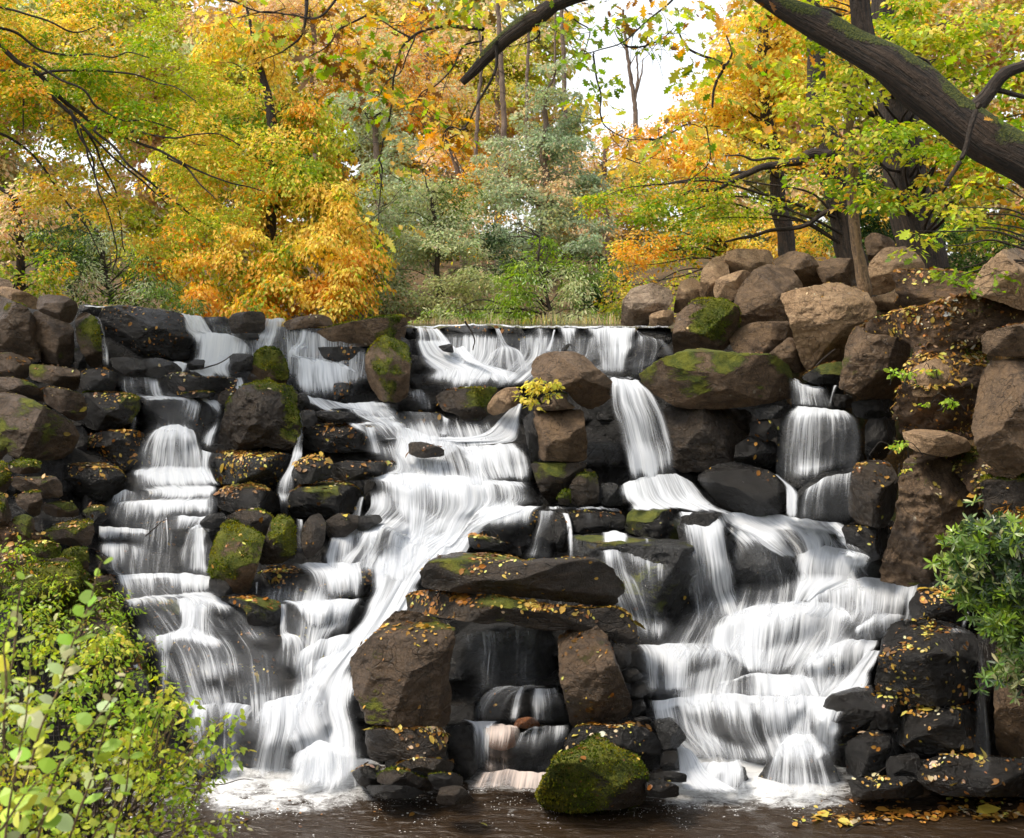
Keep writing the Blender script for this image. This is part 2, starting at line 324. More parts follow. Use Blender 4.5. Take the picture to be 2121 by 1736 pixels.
R('A', '250,1540 350,1488 450,1463 553,1458 572,1520 545,1622 400,1615 255,1575', 'mossy stone with a bright green right shoulder', 'm6', 'stone', 1, group=SG, leaf=(85, 6))
R('A', '-60,975 30,1000 50,1050 0,1105 -60,1105', 'grey stone end on the left edge beside the biggest boulder', 'm3', 'stone', 1, group=SG)
R('A', '-60,1100 40,1118 72,1220 45,1290 -60,1300', 'mossy stone on the left edge below the grey end', 'm6', 'stone', 1, group=SG, leaf=(102, 13))
R('A', '-60,1245 40,1320 73,1440 43,1492 -60,1510', 'brown stone on the left edge above the bush', 'm4', 'stone', 1, group=SG, leaf=(34, 6))
R('A', '130,1600 260,1588 372,1618 365,1682 240,1725 140,1692', 'flat mossy stone just above the bush', 'm8', 'stone', 1, group=SG, leaf=(153, 15))
R('A', '375,1650 460,1618 535,1640 537,1785 440,1770 385,1725', 'square mossy stone beside the stepped veil', 'm7', 'stone_block', 1, group=SG, leaf=(68, 8))
R('D', '-60,150 60,140 180,65 380,35 472,100 483,240 440,352 300,345 150,335 -60,300', 'large mossy block half hidden by the bush', 'm6', 'stone_block', 1, group=SG, leaf=(102, 6))
R('D', '476,190 560,148 692,148 694,182 600,265 560,302 476,295', 'leaf-covered wedge between the mossy block and the water', 'm1', 'stone', 1, group=SG, leaf=(510, 17))
R('D', '470,320 560,300 660,312 690,370 600,395 500,385', 'flat leafy stone beside the lower left trickle', 'm1', 'rock_slab', 1, group=SG, leaf=(510, 34))
R('D', '370,420 450,393 620,408 705,470 752,640 685,702 500,705 390,600', 'brown leafy boulder behind the top of the bush', 'm3', 'boulder', 1, group=SG, leaf=(204, 51))
R('D', '690,720 760,700 860,715 885,800 880,900 760,900 700,830', 'dark stone sunk in the bush below the brown leafy boulder', 'd1', 'stone', 1, group=SG, leaf=(102, 17))
# crest, left half
R('A', '470,165 520,153 618,168 605,235 500,208', 'flat dark crest stone at the far left end', 'd0', 'rock_slab', 0, group=CR, leaf=(40, 5), Y=18)
R('A', '603,230 640,170 760,163 920,183 1060,198 1130,240 1165,330 1160,400 1130,500 1000,483 900,473 760,478 655,472 613,380', 'huge dark block spotted with leaves on the left of the crest', 'd0', 'boulder', 1, group=CR, leaf=(40, 40), T=.6, n=5, Y=17.45)
R('A', '660,480 760,476 850,490 885,540 903,597 780,592 690,547', 'low dark stone under the left of the huge leaf-spotted block', 'd0', 'stone', 1, group=CR, leaf=(30, 5))
R('A', '855,490 960,478 1060,510 1104,550 1080,594 950,607 885,592', 'low dark stone under the right of the huge leaf-spotted block', 'd0', 'stone', 1, group=CR, leaf=(30, 8))
R('A', '965,640 1010,583 1110,565 1180,598 1300,598 1443,608 1432,672 1300,682 1180,712 1050,712 980,692', 'long dark ledge between the two upper left falls', 'd0', 'rock_slab', 1, group=CR, leaf=(140, 40))
R('A', '1125,522 1180,488 1243,493 1233,548 1145,557', 'small dark stone standing in the upper left stream', 'd0', 'stone', 1, group=CR)
R('A', '1388,455 1533,455 1533,562 1398,567', 'square black block left of the small moss-capped boulder', 'd0', 'stone_block', 1, group=CR, leaf=(5, 25), it=1)
R('A', '1095,700 1200,678 1305,690 1292,722 1105,722', 'low mossy strip under the long dark ledge', 'd6', 'stone', 1, group=CR, leaf=(120, 20))
R('A', '1322,700 1400,665 1455,680 1405,742 1370,768 1318,752', 'leafy stone beside the great mossy boulder', 'k2', 'stone', 1, group=CR, leaf=(220, 20))
R('A', '1498,610 1520,560 1538,470 1570,430 1630,413 1684,435 1724,490 1742,570 1732,652 1640,655 1540,622', 'small moss-capped boulder standing above the great mossy one', 'b7', 'boulder', 1, group=CR, T=.35)
R('A', '1345,880 1370,770 1420,690 1500,640 1580,618 1620,600 1680,638 1760,660 1803,700 1803,820 1818,900 1792,1010 1740,1043 1600,1015 1480,1032 1318,1022', 'great mossy boulder in the left middle of the cascade', 'k5', 'boulder', 1.4, group='boulders standing in the cascade', T=.6, rough=1.6, fac=9, leaf=(10, 1))
R('A', '1383,250 1410,213 1500,197 1590,203 1607,230 1602,320 1500,338 1400,332', 'dome-shaped dark crest stone with a mossy top', 'k3', 'stone', 1, group=CR, Y=17.6)
R('A', '1215,235 1385,232 1390,340 1310,345 1240,310', 'dark crest face left of the dome-shaped stone', 'd0', 'stone_block', 0, group=CR, Y=18)
R('A', '1715,267 1800,233 1940,216 2003,240 2018,287 1930,292 1830,302 1740,312', 'low brown crest stone right of the narrow fall', 'b1', 'stone', 1, group=CR, leaf=(60, 3), Y=17.7)
R('A', '1425,333 1560,328 1573,368 1500,378 1430,352', 'thin dark stone under the dome-shaped crest stone', 'd0', 'stone', 1, group=CR, leaf=(30, 8))
R('A', '1722,360 1760,328 1903,318 1893,372 1800,397 1733,392', 'small wet stone below the low brown crest stone', 'd0', 'stone', 0, group=CR, leaf=(60, 20))
R('A', '1800,700 1850,688 1877,740 1872,792 1803,797', 'small black stone behind the great mossy boulder', 'd0', 'stone', 1, leaf=(10, 8))
R('A', '1815,800 1900,793 1928,860 1862,912 1828,872', 'small wet stone right of the great mossy boulder', 'd0', 'stone', 1, leaf=(10, 10))
R('A', '1912,800 2040,803 2150,815 2150,872 2040,872 1930,878', 'low dark step with square corners under the second fall', 'd0', 'stone_block', 1, leaf=(40, 10))
R('A', '1820,985 1850,908 1940,878 2100,870 2250,883 2313,930 2303,1020 2200,1053 2000,1053 1850,1033', 'black rounded boulder at the centre-left with a veil on its right end', 'd0', 'boulder', .6, leaf=(80, 35), T=.5, wet=True)
R('A', '1240,1130 1280,1060 1380,1033 1560,1028 1742,1043 1775,1100 1763,1162 1700,1243 1620,1262 1480,1248 1330,1243 1260,1203', 'silvery wet boulder thick with leaves below the great mossy one', 'g0', 'boulder', .9, leaf=(260, 150), T=.7)
R('A', '1762,1192 1790,1105 1900,1065 2013,1105 2003,1203 1900,1243 1800,1243', 'leafy dark stone left of the long black step', 'd0', 'stone', 1, leaf=(260, 20))
R('A', '1995,1130 2080,1103 2250,1108 2400,1113 2410,1182 2300,1213 2100,1223 2003,1203', 'long black step with dripping edge in the centre', 'd0', 'rock_slab', .8, leaf=(160, 25))
R('A', '1312,1312 1350,1268 1450,1233 1560,1238 1650,1288 1708,1350 1703,1402 1640,1423 1500,1403 1400,1418 1322,1392', 'leaf-topped boulder on the left of the pair', 'd2', 'boulder', 1, leaf=(320, 20), T=.55)
R('A', '1733,1372 1760,1298 1850,1238 1990,1218 2110,1236 2183,1288 2205,1350 2183,1403 2050,1433 1900,1443 1778,1443', 'leaf-topped boulder on the right of the pair', 'd2', 'boulder', 1, leaf=(340, 25), T=.6)
R('A', '1262,1800 1280,1660 1330,1530 1345,1478 1388,1453 1440,1478 1595,1558 1585,1660 1505,1905 1420,1905', 'mossy tilted block leaning in the left middle', 'b6', 'stone_block', 1.5, it=1, leaf=(25, 6), T=.4, n=5)
R('A', '1365,1442 1440,1408 1560,1392 1645,1440 1653,1502 1603,1565 1500,1530 1420,1472', 'mossy stone behind the tilted block', 'k4', 'stone', 1, leaf=(40, 6))
R('A', '1565,1735 1600,1600 1640,1468 1700,1427 1783,1470 1793,1560 1783,1682 1700,1725', 'dark mossy stone right of the tilted block', 'k5', 'stone', 1.2, leaf=(10, 6))
R('A', '1825,1600 1830,1500 1880,1438 1942,1422 1973,1480 1963,1602 1900,1684 1848,1694', 'mossy upright stone right of the narrow white drop', 'k6', 'stone', 1, leaf=(10, 6))
R('A', '1968,1470 2050,1418 2110,1428 2183,1438 2175,1502 2080,1573 1988,1573', 'dark mossy stone beside the great central fall', 'k3', 'stone', 1, leaf=(20, 5))
R('A', '1205,1480 1260,1428 1350,1418 1373,1450 1330,1523 1235,1513', 'flat black stone above the left fan', 'd0', 'stone', 1)
# ledges that the left falls run over
R('A', '843,735 870,712 960,722 1110,718 1230,727 1303,780 1323,850 1240,935 1130,912 1030,882 930,902 850,862', 'dark ledge crossed by the middle left fall', 'd0', 'rock_ledge', 0, group=LD, leaf=(30, 60))
R('A', '818,1125 850,1000 905,925 1050,895 1185,925 1255,1040 1245,1155 1000,1165', 'round rock under the white dome', 'd0', 'rock_ledge', 0, group=LD, leaf=(0, 10))
R('A', '835,1205 950,1168 1130,1168 1225,1188 1215,1255 1000,1285 845,1275', 'ledge just below the white dome', 'd0', 'rock_ledge', 0, group=LD, leaf=(20, 20))
R('A', '845,1290 960,1268 1060,1272 1200,1280 1190,1335 870,1335', 'narrow ledge two steps below the white dome', 'd0', 'rock_ledge', 0, group=LD, leaf=(20, 20))
R('A', '665,1400 760,1343 880,1332 995,1343 1005,1400 960,1485 800,1495 668,1485', 'rounded ledge with veil and leaves on the left', 'd0', 'rock_ledge', 0, group=LD, leaf=(40, 40))
R('A', '980,1400 1060,1348 1165,1358 1155,1425 1000,1435', 'small ledge right of the rounded veil ledge', 'd0', 'rock_ledge', 0, group=LD, leaf=(20, 40))
R('A', '885,1540 990,1448 1100,1438 1205,1468 1305,1540 1295,1605 1100,1645 900,1625', 'dark ledge above the left fan with twigs on it', 'd0', 'rock_ledge', 0, group=LD, leaf=(60, 30))
R('A', '605,1560 640,1512 750,1522 905,1528 895,1594 620,1604', 'low ledge above the stepped veil', 'd0', 'rock_ledge', 0, group=LD, leaf=(10, 10))
R('A', '570,1790 578,1690 620,1638 800,1628 930,1658 1000,1700 1055,1785', 'ledge of the stepped veil beside the square mossy stone', 'd0', 'rock_ledge', 0, group=LD, leaf=(60, 25))
R('A', '1045,1785 1100,1620 1190,1510 1260,1540 1300,1660 1290,1790', 'rock under the left fan', 'd0', 'rock_ledge', 0, group=LD, leaf=(0, 10))
R('D', '700,160 980,155 1260,163 1273,232 1293,262 1100,290 720,294 698,225', 'long low ledge under the left fan', 'd0', 'rock_ledge', 0, group=LD, leaf=(20, 15))
R('D', '1268,160 1380,168 1413,252 1333,275 1263,225', 'black stone at the foot of the tilted block', 'd0', 'stone', 1)
R('D', '715,332 770,288 950,283 1085,298 1085,442 960,468 800,433 735,385', 'leafy black boulder left of the lower left stream', 'd1', 'boulder', 0, group=LD, leaf=(220, 60))
R('D', '1080,300 1200,288 1400,308 1483,360 1503,452 1380,472 1250,463 1090,453', 'black boulder under the lower left stream', 'd0', 'rock_ledge', 0, group=LD, leaf=(40, 20))
R('D', '1318,290 1500,268 1692,298 1703,382 1682,473 1560,483 1503,442 1483,350', 'leafy black boulder between the lower left stream and the narrow drop', 'd1', 'boulder', .6, leaf=(260, 25))
R('D', '1548,192 1600,100 1730,88 1880,118 2150,108 2243,118 2243,272 2100,292 1880,284 1680,294 1558,264', 'square-topped ledge speckled all over with yellow leaves', 'd0', 'rock_ledge', 0, group=LD, leaf=(160, 130), n=5)
R('D', '1698,310 1900,298 2150,298 2205,340 2133,543 2000,533 1900,503 1738,483', 'dark wall under the lower veil beside the main fall', 'd0', 'rock_ledge', 0, group=LD, leaf=(10, 30))
R('D', '1438,520 1480,478 1600,478 1700,518 1900,508 1993,550 2013,622 1900,684 1750,704 1600,694 1498,642', 'black boulder with leaves under the narrow drop', 'd0', 'boulder', 0, group=LD, leaf=(60, 60))
R('D', '818,560 880,498 960,508 1003,620 953,733 870,723 828,642', 'black stone left of the twin legs of water', 'd0', 'stone', 0, group=LD, leaf=(30, 20))
R('D', '998,545 1150,478 1300,528 1363,640 1533,692 1300,710 1055,705', 'domed black rock between the twin legs of water', 'd0', 'rock_ledge', 0, group=LD, leaf=(10, 30))
R('D', '1040,705 1200,683 1400,688 1600,693 1733,708 1773,780 1743,873 1600,914 1400,904 1200,904 1040,865', 'long black ledge at the bottom of the twin legs', 'd0', 'rock_ledge', 0, group=LD, leaf=(20, 50), n=5)
R('D', '1075,1150 1105,1010 1250,935 1400,945 1485,1020 1475,1132 1420,1245 1300,1265 1115,1255', 'veiled dome behind the tip of the bush', 'd0', 'rock_ledge', 0, group=LD, leaf=(5, 20))
R('D', '1140,1180 1260,1145 1385,1200 1405,1332 1330,1405 1180,1405 1140,1300', 'dark rock at the pool edge by the bush', 'd0', 'rock_ledge', 0, group=LD, leaf=(5, 25))
R('D', '1475,1100 1560,958 1750,885 1905,865 1955,1000 1905,1120 1850,1300 1750,1390 1450,1390', 'large veiled dome at the foot of the left falls', 'd0', 'rock_ledge', 0, group=LD, leaf=(2, 12), T=.5)
# centre
R('B', '-165,375 -110,310 0,283 120,255 290,228 403,227 413,260 403,340 382,382 280,403 100,413 -60,400 -150,395', 'long tan crest slab with moss along its lower side', 'b4', 'rock_slab', 1.3, group=CR, T=.6)
R('B', '-180,420 -60,413 0,413 157,415 158,512 60,520 -60,510 -170,485', 'dark ledge under the long tan crest slab', 'd0', 'rock_ledge', .5, group=CR, leaf=(20, 30), n=5)
R('B', '165,480 200,410 280,343 340,368 422,408 438,520 427,702 370,748 260,743 198,652 168,560', 'tall moss-covered boulder with a bare tan top', 'b8', 'boulder', 1.5, group='boulders standing in the cascade', T=.45, it=1)
R('B', '393,300 480,298 483,362 420,374 393,342', 'dark crest stone beside the tall mossy boulder', 'd0', 'stone_block', 0, group=CR, Y=18.1)
R('B', '615,305 700,285 820,282 948,289 953,382 820,402 740,410 700,392 622,350', 'grey crest block with a twig leaning on it', 'g0', 'stone_block', .6, group=CR, leaf=(20, 35), Y=17.9, n=5)
R('B', '958,300 1060,289 1122,309 1133,382 1050,403 988,382', 'leafy crest block right of the grey one', 'd0', 'stone_block', .6, group=CR, leaf=(30, 90), Y=17.9)
R('B', '1122,300 1310,298 1320,420 1200,450 1140,400', 'crest block under the first thin curtain', 'g0', 'stone_block', 0, group=CR, Y=18, n=6)
R('B', '1300,298 1400,296 1500,298 1510,480 1400,500 1298,470', 'crest block under the broad strands', 'd0', 'stone_block', 0, group=CR, Y=18, n=6)
R('B', '1490,297 1640,296 1800,298 1800,600 1600,600 1500,480', 'tall crest wall under the long curtain', 'g0', 'stone_block', 0, group=CR, Y=17.9, n=6)
R('B', '1790,298 2013,296 2018,372 1960,600 1800,610', 'dark crest wall at the right end of the weir', 'd0', 'stone_block', 0, group=CR, Y=17.95, n=6)
R('B', '380,350 430,375 450,460 430,470 385,420', 'small black stone right of the long tan slab', 'd0', 'stone', .8, group=CR)
R('B', '440,458 520,478 563,570 500,578 436,572', 'black step at the left of the broad upper slope', 'd0', 'rock_ledge', 0, group=LD)
R('B', '603,410 690,393 703,452 640,443', 'small black stone poking from the broad upper slope', 'd0', 'stone', 1)
R('B', '438,600 500,605 503,662 438,672', 'little dark block left of the upper slope foot', 'd0', 'stone', .7)
R('B', '860,570 900,470 1040,412 1130,430 1190,480 1190,590 1000,600', 'round rock under the white fan below the crest', 'd0', 'rock_ledge', 0, group=LD)
R('B', '1300,470 1350,430 1400,385 1440,420 1440,470 1380,480', 'pointed black stone at the foot of the weir', 'd0', 'stone', .3, group=CR, Y=17.5)
R('B', '-330,700 -250,600 -100,500 0,510 110,540 180,620 240,760 0,770 -300,760', 'rounded ledge under the wide curved veil', 'd0', 'rock_ledge', 0, group=LD, T=.6)
R('B', '-30,640 20,628 90,640 96,700 60,745 -20,750', 'wet boulder with an orange patch inside the curved veil', 'g0', 'stone', .5, leaf=(90, 100))
R('B', '585,722 640,680 780,663 978,665 922,722 903,832 862,863 780,873 720,822 640,803', 'flat mossy slab lying under the broad upper slope', 'k6', 'rock_slab', 1, leaf=(60, 15), Y=16.5)
R('B', '903,772 950,700 1010,663 1083,658 1113,702 1093,762 1000,813 950,828 908,813', 'tan boulder between the mossy slab and the trailing plant', 't2', 'boulder', 1, Y=16.3)
R('B', '358,770 430,733 503,750 543,792 480,803 368,797', 'small black stone below the upper slope', 'd0', 'stone', 0, group=LD)
R('B', '-40,805 70,805 100,860 0,875 -40,865', 'dark step end right of the square step', 'd0', 'stone_block', .5, leaf=(60, 10))
R('B', '338,822 460,803 620,813 703,880 743,952 560,948 430,933 398,882', 'wide grey ledge in the middle under thin strands', 'g0', 'rock_ledge', 0, group=LD, leaf=(10, 12))
R('B', '428,992 520,988 640,1030 645,1077 500,1088 428,1062', 'small block with leaves and moss alone in the white water', 'k3', 'stone_block', 1.2, leaf=(120, 12))
R('B', '725,880 800,878 903,890 862,953 758,953', 'small ledge at the foot of the mossy slab', 'd0', 'rock_ledge', 0, group=LD, leaf=(30, 20))
R('B', '725,1185 800,1078 900,1026 1050,1008 1133,1018 1163,1110 1170,1235 980,1228 800,1218', 'round ledge below the bright central slope', 'd0', 'rock_ledge', 0, group=LD, T=.55)
R('B', '375,1130 470,1098 660,1093 655,1172 440,1178', 'low dark step above the central curtain', 'd0', 'rock_ledge', 0, group=LD)
R('B', '158,1213 300,1200 700,1210 1150,1250 1250,1370 1000,1600 560,1640 280,1500 163,1412', 'broad rock wall under the central curtain', 'd0', 'rock_ledge', 0, group=LD, T=.6, n=6)
R('B', '108,1440 250,1428 273,1470 170,1523 113,1523', 'small black stone left of the central curtain', 'd0', 'stone', 1)
R('B', '60,1620 100,1500 260,1450 420,1560 480,1700 300,1780 80,1760', 'round rock hidden in the foam left of centre', 'd0', 'rock_ledge', 0, group=LD)
R('B', '813,1480 880,1418 1000,1403 1213,1398 1205,1502 1162,1573 1000,1603 828,1543', 'leaf-dotted black boulder above the capstone', 'd0', 'boulder', .5, leaf=(40, 45), wet=True)
R('B', '788,1540 900,1558 1100,1628 1113,1683 950,1643 798,1633', 'thin dark wedge behind the capstone', 'd1', 'rock_slab', 1, leaf=(120, 10))
R('B', '1398,1412 1550,1398 1732,1428 1735,1522 1620,1543 1425,1543', 'leafy black ledge right of the forked trickle', 'd0', 'rock_ledge', .3, group=LD, leaf=(60, 40), wet=True)
R('B', '1160,1400 1400,1395 1410,1560 1390,1700 1150,1700', 'dark ledge under the forked trickle', 'd0', 'rock_ledge', 0, group=LD)
R('B', '1315,1460 1380,1448 1398,1602 1382,1663 1325,1653', 'dark stone between the forks of the trickle', 'd1', 'stone', .9, leaf=(30, 8))
R('B', '1738,1502 1760,1420 1830,1358 1920,1343 2043,1388 2065,1440 2103,1582 2000,1593 1850,1573 1745,1533', 'smooth dark rounded boulder in the fork of the big right flow', 'd2', 'boulder', 1.2, leaf=(5, 14), T=.5)
R('B', '1395,1565 1560,1548 1880,1573 2140,1590 2180,1800 2140,2220 1940,2230 1500,2020', 'big smooth wall under the long veil right of the grotto', 'g1', 'cliff_rock', 0, group=LD, leaf=(0, 3), T=.5, n=7, fac=3)
# round the tall fall
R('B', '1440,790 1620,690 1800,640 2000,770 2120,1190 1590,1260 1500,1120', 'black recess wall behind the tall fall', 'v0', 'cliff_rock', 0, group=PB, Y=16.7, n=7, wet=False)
R('B', '1172,560 1182,510 1210,470 1300,445 1430,442 1502,478 1562,540 1622,588 1670,640 1663,712 1600,763 1520,793 1430,743 1390,682 1280,662 1190,620', 'rounded brown boulder with a hollow, above the trailing plant', 'b0', 'boulder', 0, group=PB, Y=15.45, T=.6, wet=False)
R('B', '1180,760 1260,700 1340,678 1393,700 1383,740 1443,785 1330,798 1190,800', 'small brown stone squeezed under the rounded boulder', 'b2', 'stone', 0, group=PB, Y=15.5, T=.35, leaf=(100, 20), wet=False)
R('B', '1178,800 1260,783 1400,790 1482,800 1492,880 1508,1000 1503,1108 1380,1106 1220,1098 1208,1000 1198,920', 'upper block of the brown pillar', 'b1', 'pillar_stone', 0, group=PB, Y=15.45, T=.4, n=6, it=1, wet=False)
R('B', '1165,1112 1370,1110 1503,1117 1503,1162 1423,1243 1383,1333 1290,1366 1238,1313 1198,1223', 'lower block of the brown pillar', 'k1', 'pillar_stone', 0, group=PB, Y=15.5, T=.4, n=6, it=1, wet=False)
R('B', '1122,850 1180,800 1213,900 1223,1090 1172,1115 1148,1010 1128,900', 'dark wet sliver left of the brown pillar', 'd1', 'stone', 0, group=PB, Y=15.7, leaf=(20, 10), wet=False)
R('B', '1395,1270 1440,1198 1520,1147 1563,1180 1583,1260 1573,1365 1418,1374', 'pointed mossy stone at the foot of the pillar', 'k5', 'stone', 0, group=PB, Y=15.4, T=.3, wet=False)
R('B', '1330,1322 1370,1273 1403,1290 1403,1374 1337,1368', 'tiny mossy stone beside the pointed one', 'k5', 'stone', 0, group=PB, Y=15.35, T=.15, wet=False)
R('B', '1585,1240 1685,1238 1720,1300 1720,1375 1588,1374', 'dark square stone where the tall fall lands', 'g0', 'stone_block', 0, group=PB, Y=15.6)
R('Z', '1322,778 1345,760 1370,743 1440,720 1520,731 1590,733 1627,750 1648,800 1638,823 1580,838 1480,848 1400,843 1350,812', 'long brown boulder with moss patches right of the tall fall', 'b3', 'boulder', 0, group=PB, Y=15.3, T=.6, leaf=(6, 1), wet=False)
R('Z', '1368,838 1480,846 1552,850 1558,880 1533,962 1420,980 1392,962', 'broad dark block under the long mossy boulder', 'k0', 'cliff_rock', 0, group=PB, Y=15.6, T=.5, n=6, wet=False)
R('Z', '1443,990 1480,963 1530,957 1602,978 1636,1020 1630,1063 1560,1075 1500,1053 1466,1022', 'egg-shaped black boulder with shining top', 'd0', 'boulder', 1, group=PB, n=2.3, fac=2, leaf=(12, 3), rough=.7)
R('Z', '1523,922 1560,898 1612,920 1602,968 1560,974 1520,957', 'wet black stone above the egg-shaped boulder', 'd0', 'stone', 0, group=PB, Y=15.6, T=.3, leaf=(20, 8), wet=False)
R('Z', '1558,850 1600,836 1628,845 1618,867 1568,868', 'flat grey stone under the right end of the long mossy boulder', 'g0', 'stone', 0, group=PB, Y=15.7, T=.2, wet=False)
R('Z', '1552,872 1600,868 1614,900 1590,915 1555,905', 'round wet stone with one leaf by the right stream', 'd0', 'stone', 0, group=PB, Y=15.65, T=.2, leaf=(10, 10), wet=False)
# right stream
R('Z', '1640,800 1700,785 1745,795 1752,860 1640,860', 'small wet ledge at the head of the right stream', 'd0', 'rock_ledge', 0, group=LD, Y=15.9)
R('Z', '1610,1000 1612,880 1640,850 1700,845 1765,858 1782,920 1788,960 1720,1000 1660,1010', 'rounded rock wall under the right stream', 'g0', 'rock_ledge', 0, group=LD, Y=15.3, T=.5, leaf=(0, 3))
R('Z', '1645,1085 1648,1022 1695,983 1777,968 1785,1080 1720,1092', 'sloping grey rock with a thin veil beside the right stream', 'g0', 'boulder', 0, group=LD, Y=14.5, T=.5, fac=1, rough=.6)
R('Z', '1763,833 1800,826 1852,828 1858,860 1810,872 1768,862', 'long wet stone right of the right stream', 'd0', 'stone', 0, group=PB, Y=15.1, T=.3, wet=False)
R('Z', '1792,868 1852,862 1856,905 1832,955 1792,952', 'dark stones in shadow beside the right stream', 'd0', 'stone', 0, group=PB, Y=15, T=.3, wet=False)
R('Z', '1722,815 1765,818 1768,845 1730,845', 'small wet stone at the right of the stream head', 'd0', 'stone', 0, group=PB, Y=15.5, T=.2, wet=False)
R('Z', '1760,1012 1773,962 1800,952 1842,958 1860,990 1853,1063 1832,1095 1778,1085 1757,1062', 'dark pointed stone with a pale edge at the right bank', 'k0', 'boulder', 0, group=PB, Y=13.7, T=.45, leaf=(160, 2), wet=False)
R('Z', '1743,1090 1780,1080 1838,1083 1838,1150 1803,1165 1755,1132', 'dark ledge below the dark pointed stone', 'd0', 'rock_ledge', 0, group=LD, Y=14.0, T=.35, leaf=(160, 15))
# top of the right bank
R('Z', '1287,662 1291,620 1310,597 1350,587 1387,598 1395,625 1376,646 1347,660 1342,676 1287,674', 'pale rounded boulder at the left end of the boulder pile', 'p0', 'boulder', 0, group=RB, Y=18.1, T=.45, wet=False)
R('Z', '1345,652 1370,642 1396,645 1393,676 1345,676', 'small pale block against the pale rounded boulder', 't0', 'stone_block', 0, group=RB, Y=18.0, T=.2, wet=False)
R('Z', '1398,625 1408,585 1435,574 1454,588 1450,628 1420,645 1395,650', 'small tan stone between the pale boulder and the mossy one', 't0', 'stone', 0, group=RB, Y=18.3, T=.3, wet=False)
R('Z', '1448,610 1453,560 1478,533 1507,530 1512,580 1495,622 1460,626', 'tan upright boulder below the square top block', 't0', 'boulder', 0, group=RB, Y=18.2, T=.4, wet=False)
R('Z', '1502,572 1503,522 1528,515 1592,517 1602,535 1592,562 1540,574', 'square brown block on top of the pile', 't0', 'stone_block', 0, group=RB, Y=18.4, T=.45, it=1, wet=False)
R('Z', '1478,600 1485,577 1540,558 1563,570 1522,624 1482,624', 'low tan stone left of the big grey-brown boulder', 't0', 'stone', 0, group=RB, Y=17.7, T=.35, wet=False)
R('Z', '1598,540 1640,519 1682,528 1708,570 1703,592 1670,602 1650,572 1610,555', 'brown boulder behind the big grey-brown one', 'b0', 'boulder', 0, group=RB, Y=18.0, T=.5, wet=False)
R('Z', '1683,545 1730,534 1778,537 1778,594 1740,594 1705,588', 'flat-topped tan boulder left of the pale slim trunk', 'b0', 'boulder', 0, group=RB, Y=18, T=.45, wet=False)
R('Z', '1795,592 1800,545 1830,514 1882,511 1912,540 1918,572 1880,582 1840,607 1805,612', 'tall brown boulder right of the pale slim trunk', 't0', 'boulder', 0, group=RB, Y=17.0, T=.5, wet=False)
R('Z', '1797,618 1850,605 1870,580 1912,574 1937,610 1932,630 1860,642 1808,642', 'low rounded boulder in front of the tall brown one', 't0', 'boulder', 0, group=RB, Y=16.2, T=.4, wet=False)
R('Z', '1516,640 1530,600 1560,560 1592,547 1642,559 1663,590 1658,625 1643,668 1600,674 1540,678 1518,662', 'big grey-brown boulder in the middle of the pile', 'b0', 'boulder', 0, group=RB, Y=17.0, T=.55, wet=False)
R('Z', '1393,702 1400,655 1440,619 1500,621 1532,640 1528,702 1490,728 1398,738', 'brown boulder with a bright mossy top left of the pile', 'b4', 'boulder', 0, group=RB, Y=16.6, T=.55, leaf=(10, 0), wet=False)
R('Z', '1508,690 1560,667 1642,666 1648,702 1642,747 1580,743 1518,728', 'lichen-spotted stone under the big grey-brown boulder', 'b0', 'stone_block', 0, group=RB, Y=16.6, T=.4, wet=False)
R('Z', '1588,737 1640,693 1663,740 1668,772 1608,772', 'triangular lichen-spotted stone left of the five-sided boulder', 'b0', 'stone', 0, group=RB, Y=16.1, T=.3, wet=False)
R('Z', '1616,612 1660,598 1700,591 1732,586 1792,604 1818,640 1803,692 1762,748 1720,768 1668,768 1650,720 1635,660', 'huge five-sided tan boulder', 't0', 'boulder', 0, group=RB, Y=15.6, T=.6, it=1, leaf=(8, 0), wet=False)
R('Z', '1657,782 1700,755 1748,748 1742,792 1690,798', 'low dark stone under the five-sided boulder', 'd3', 'stone', 0, group=RB, Y=15.5, T=.35, leaf=(80, 0), wet=False)
R('Z', '1737,802 1755,700 1780,674 1862,653 1888,690 1873,833 1800,828 1742,806', 'tan block with green algae face over the right stream', 'b3', 'stone_block', 0, group=RB, Y=14.7, T=.5, leaf=(60, 0), it=1, wet=False)
R('Z', '1790,495 1810,480 1850,495 1860,530 1830,550 1800,545', 'brown stone half hidden behind the tall brown boulder', 'b0', 'stone', 0, group=RB, Y=18.4, T=.3, wet=False)
# right bank wall
RW = 'stones in the right bank wall'
R('Z', '1820,1195 1855,1080 1868,965 1900,925 1990,945 2062,1000 2085,1060 2060,1130 1970,1170 1930,1205 1870,1215', 'massive brown rock low in the right bank wall', 'b3', 'cliff_rock', 0, group=RW, Y=12.5, T=.6, leaf=(20, 2), rough=1.6, wet=False)
R('Z', '1866,897 1900,888 1960,893 2002,908 2013,932 1960,948 1888,932', 'long tan stone sticking out of the bank above the massive rock', 't0', 'rock_slab', 0, group=RW, Y=12.5, T=.4, it=1, wet=False)
R('Z', '2012,882 2040,750 2121,743 2200,760 2200,950 2130,975 2080,992 2028,942', 'tall smooth slab in the right bank wall', 'b0', 'rock_slab', 0, group=RW, Y=11.7, T=.4, it=1, wet=False)
R('Z', '2033,690 2121,668 2200,670 2200,732 2121,738 2038,737', 'squared stone above the tall smooth slab', 'b0', 'stone_block', 0, group=RW, Y=11.9, T=.35, it=1, leaf=(60, 0), wet=False)
R('Z', '2008,607 2030,560 2070,520 2140,508 2200,530 2200,640 2121,645 2060,622', 'big tan boulder on the bank top at the right edge', 't0', 'boulder', 0, group=RW, Y=12.3, T=.6, wet=False)
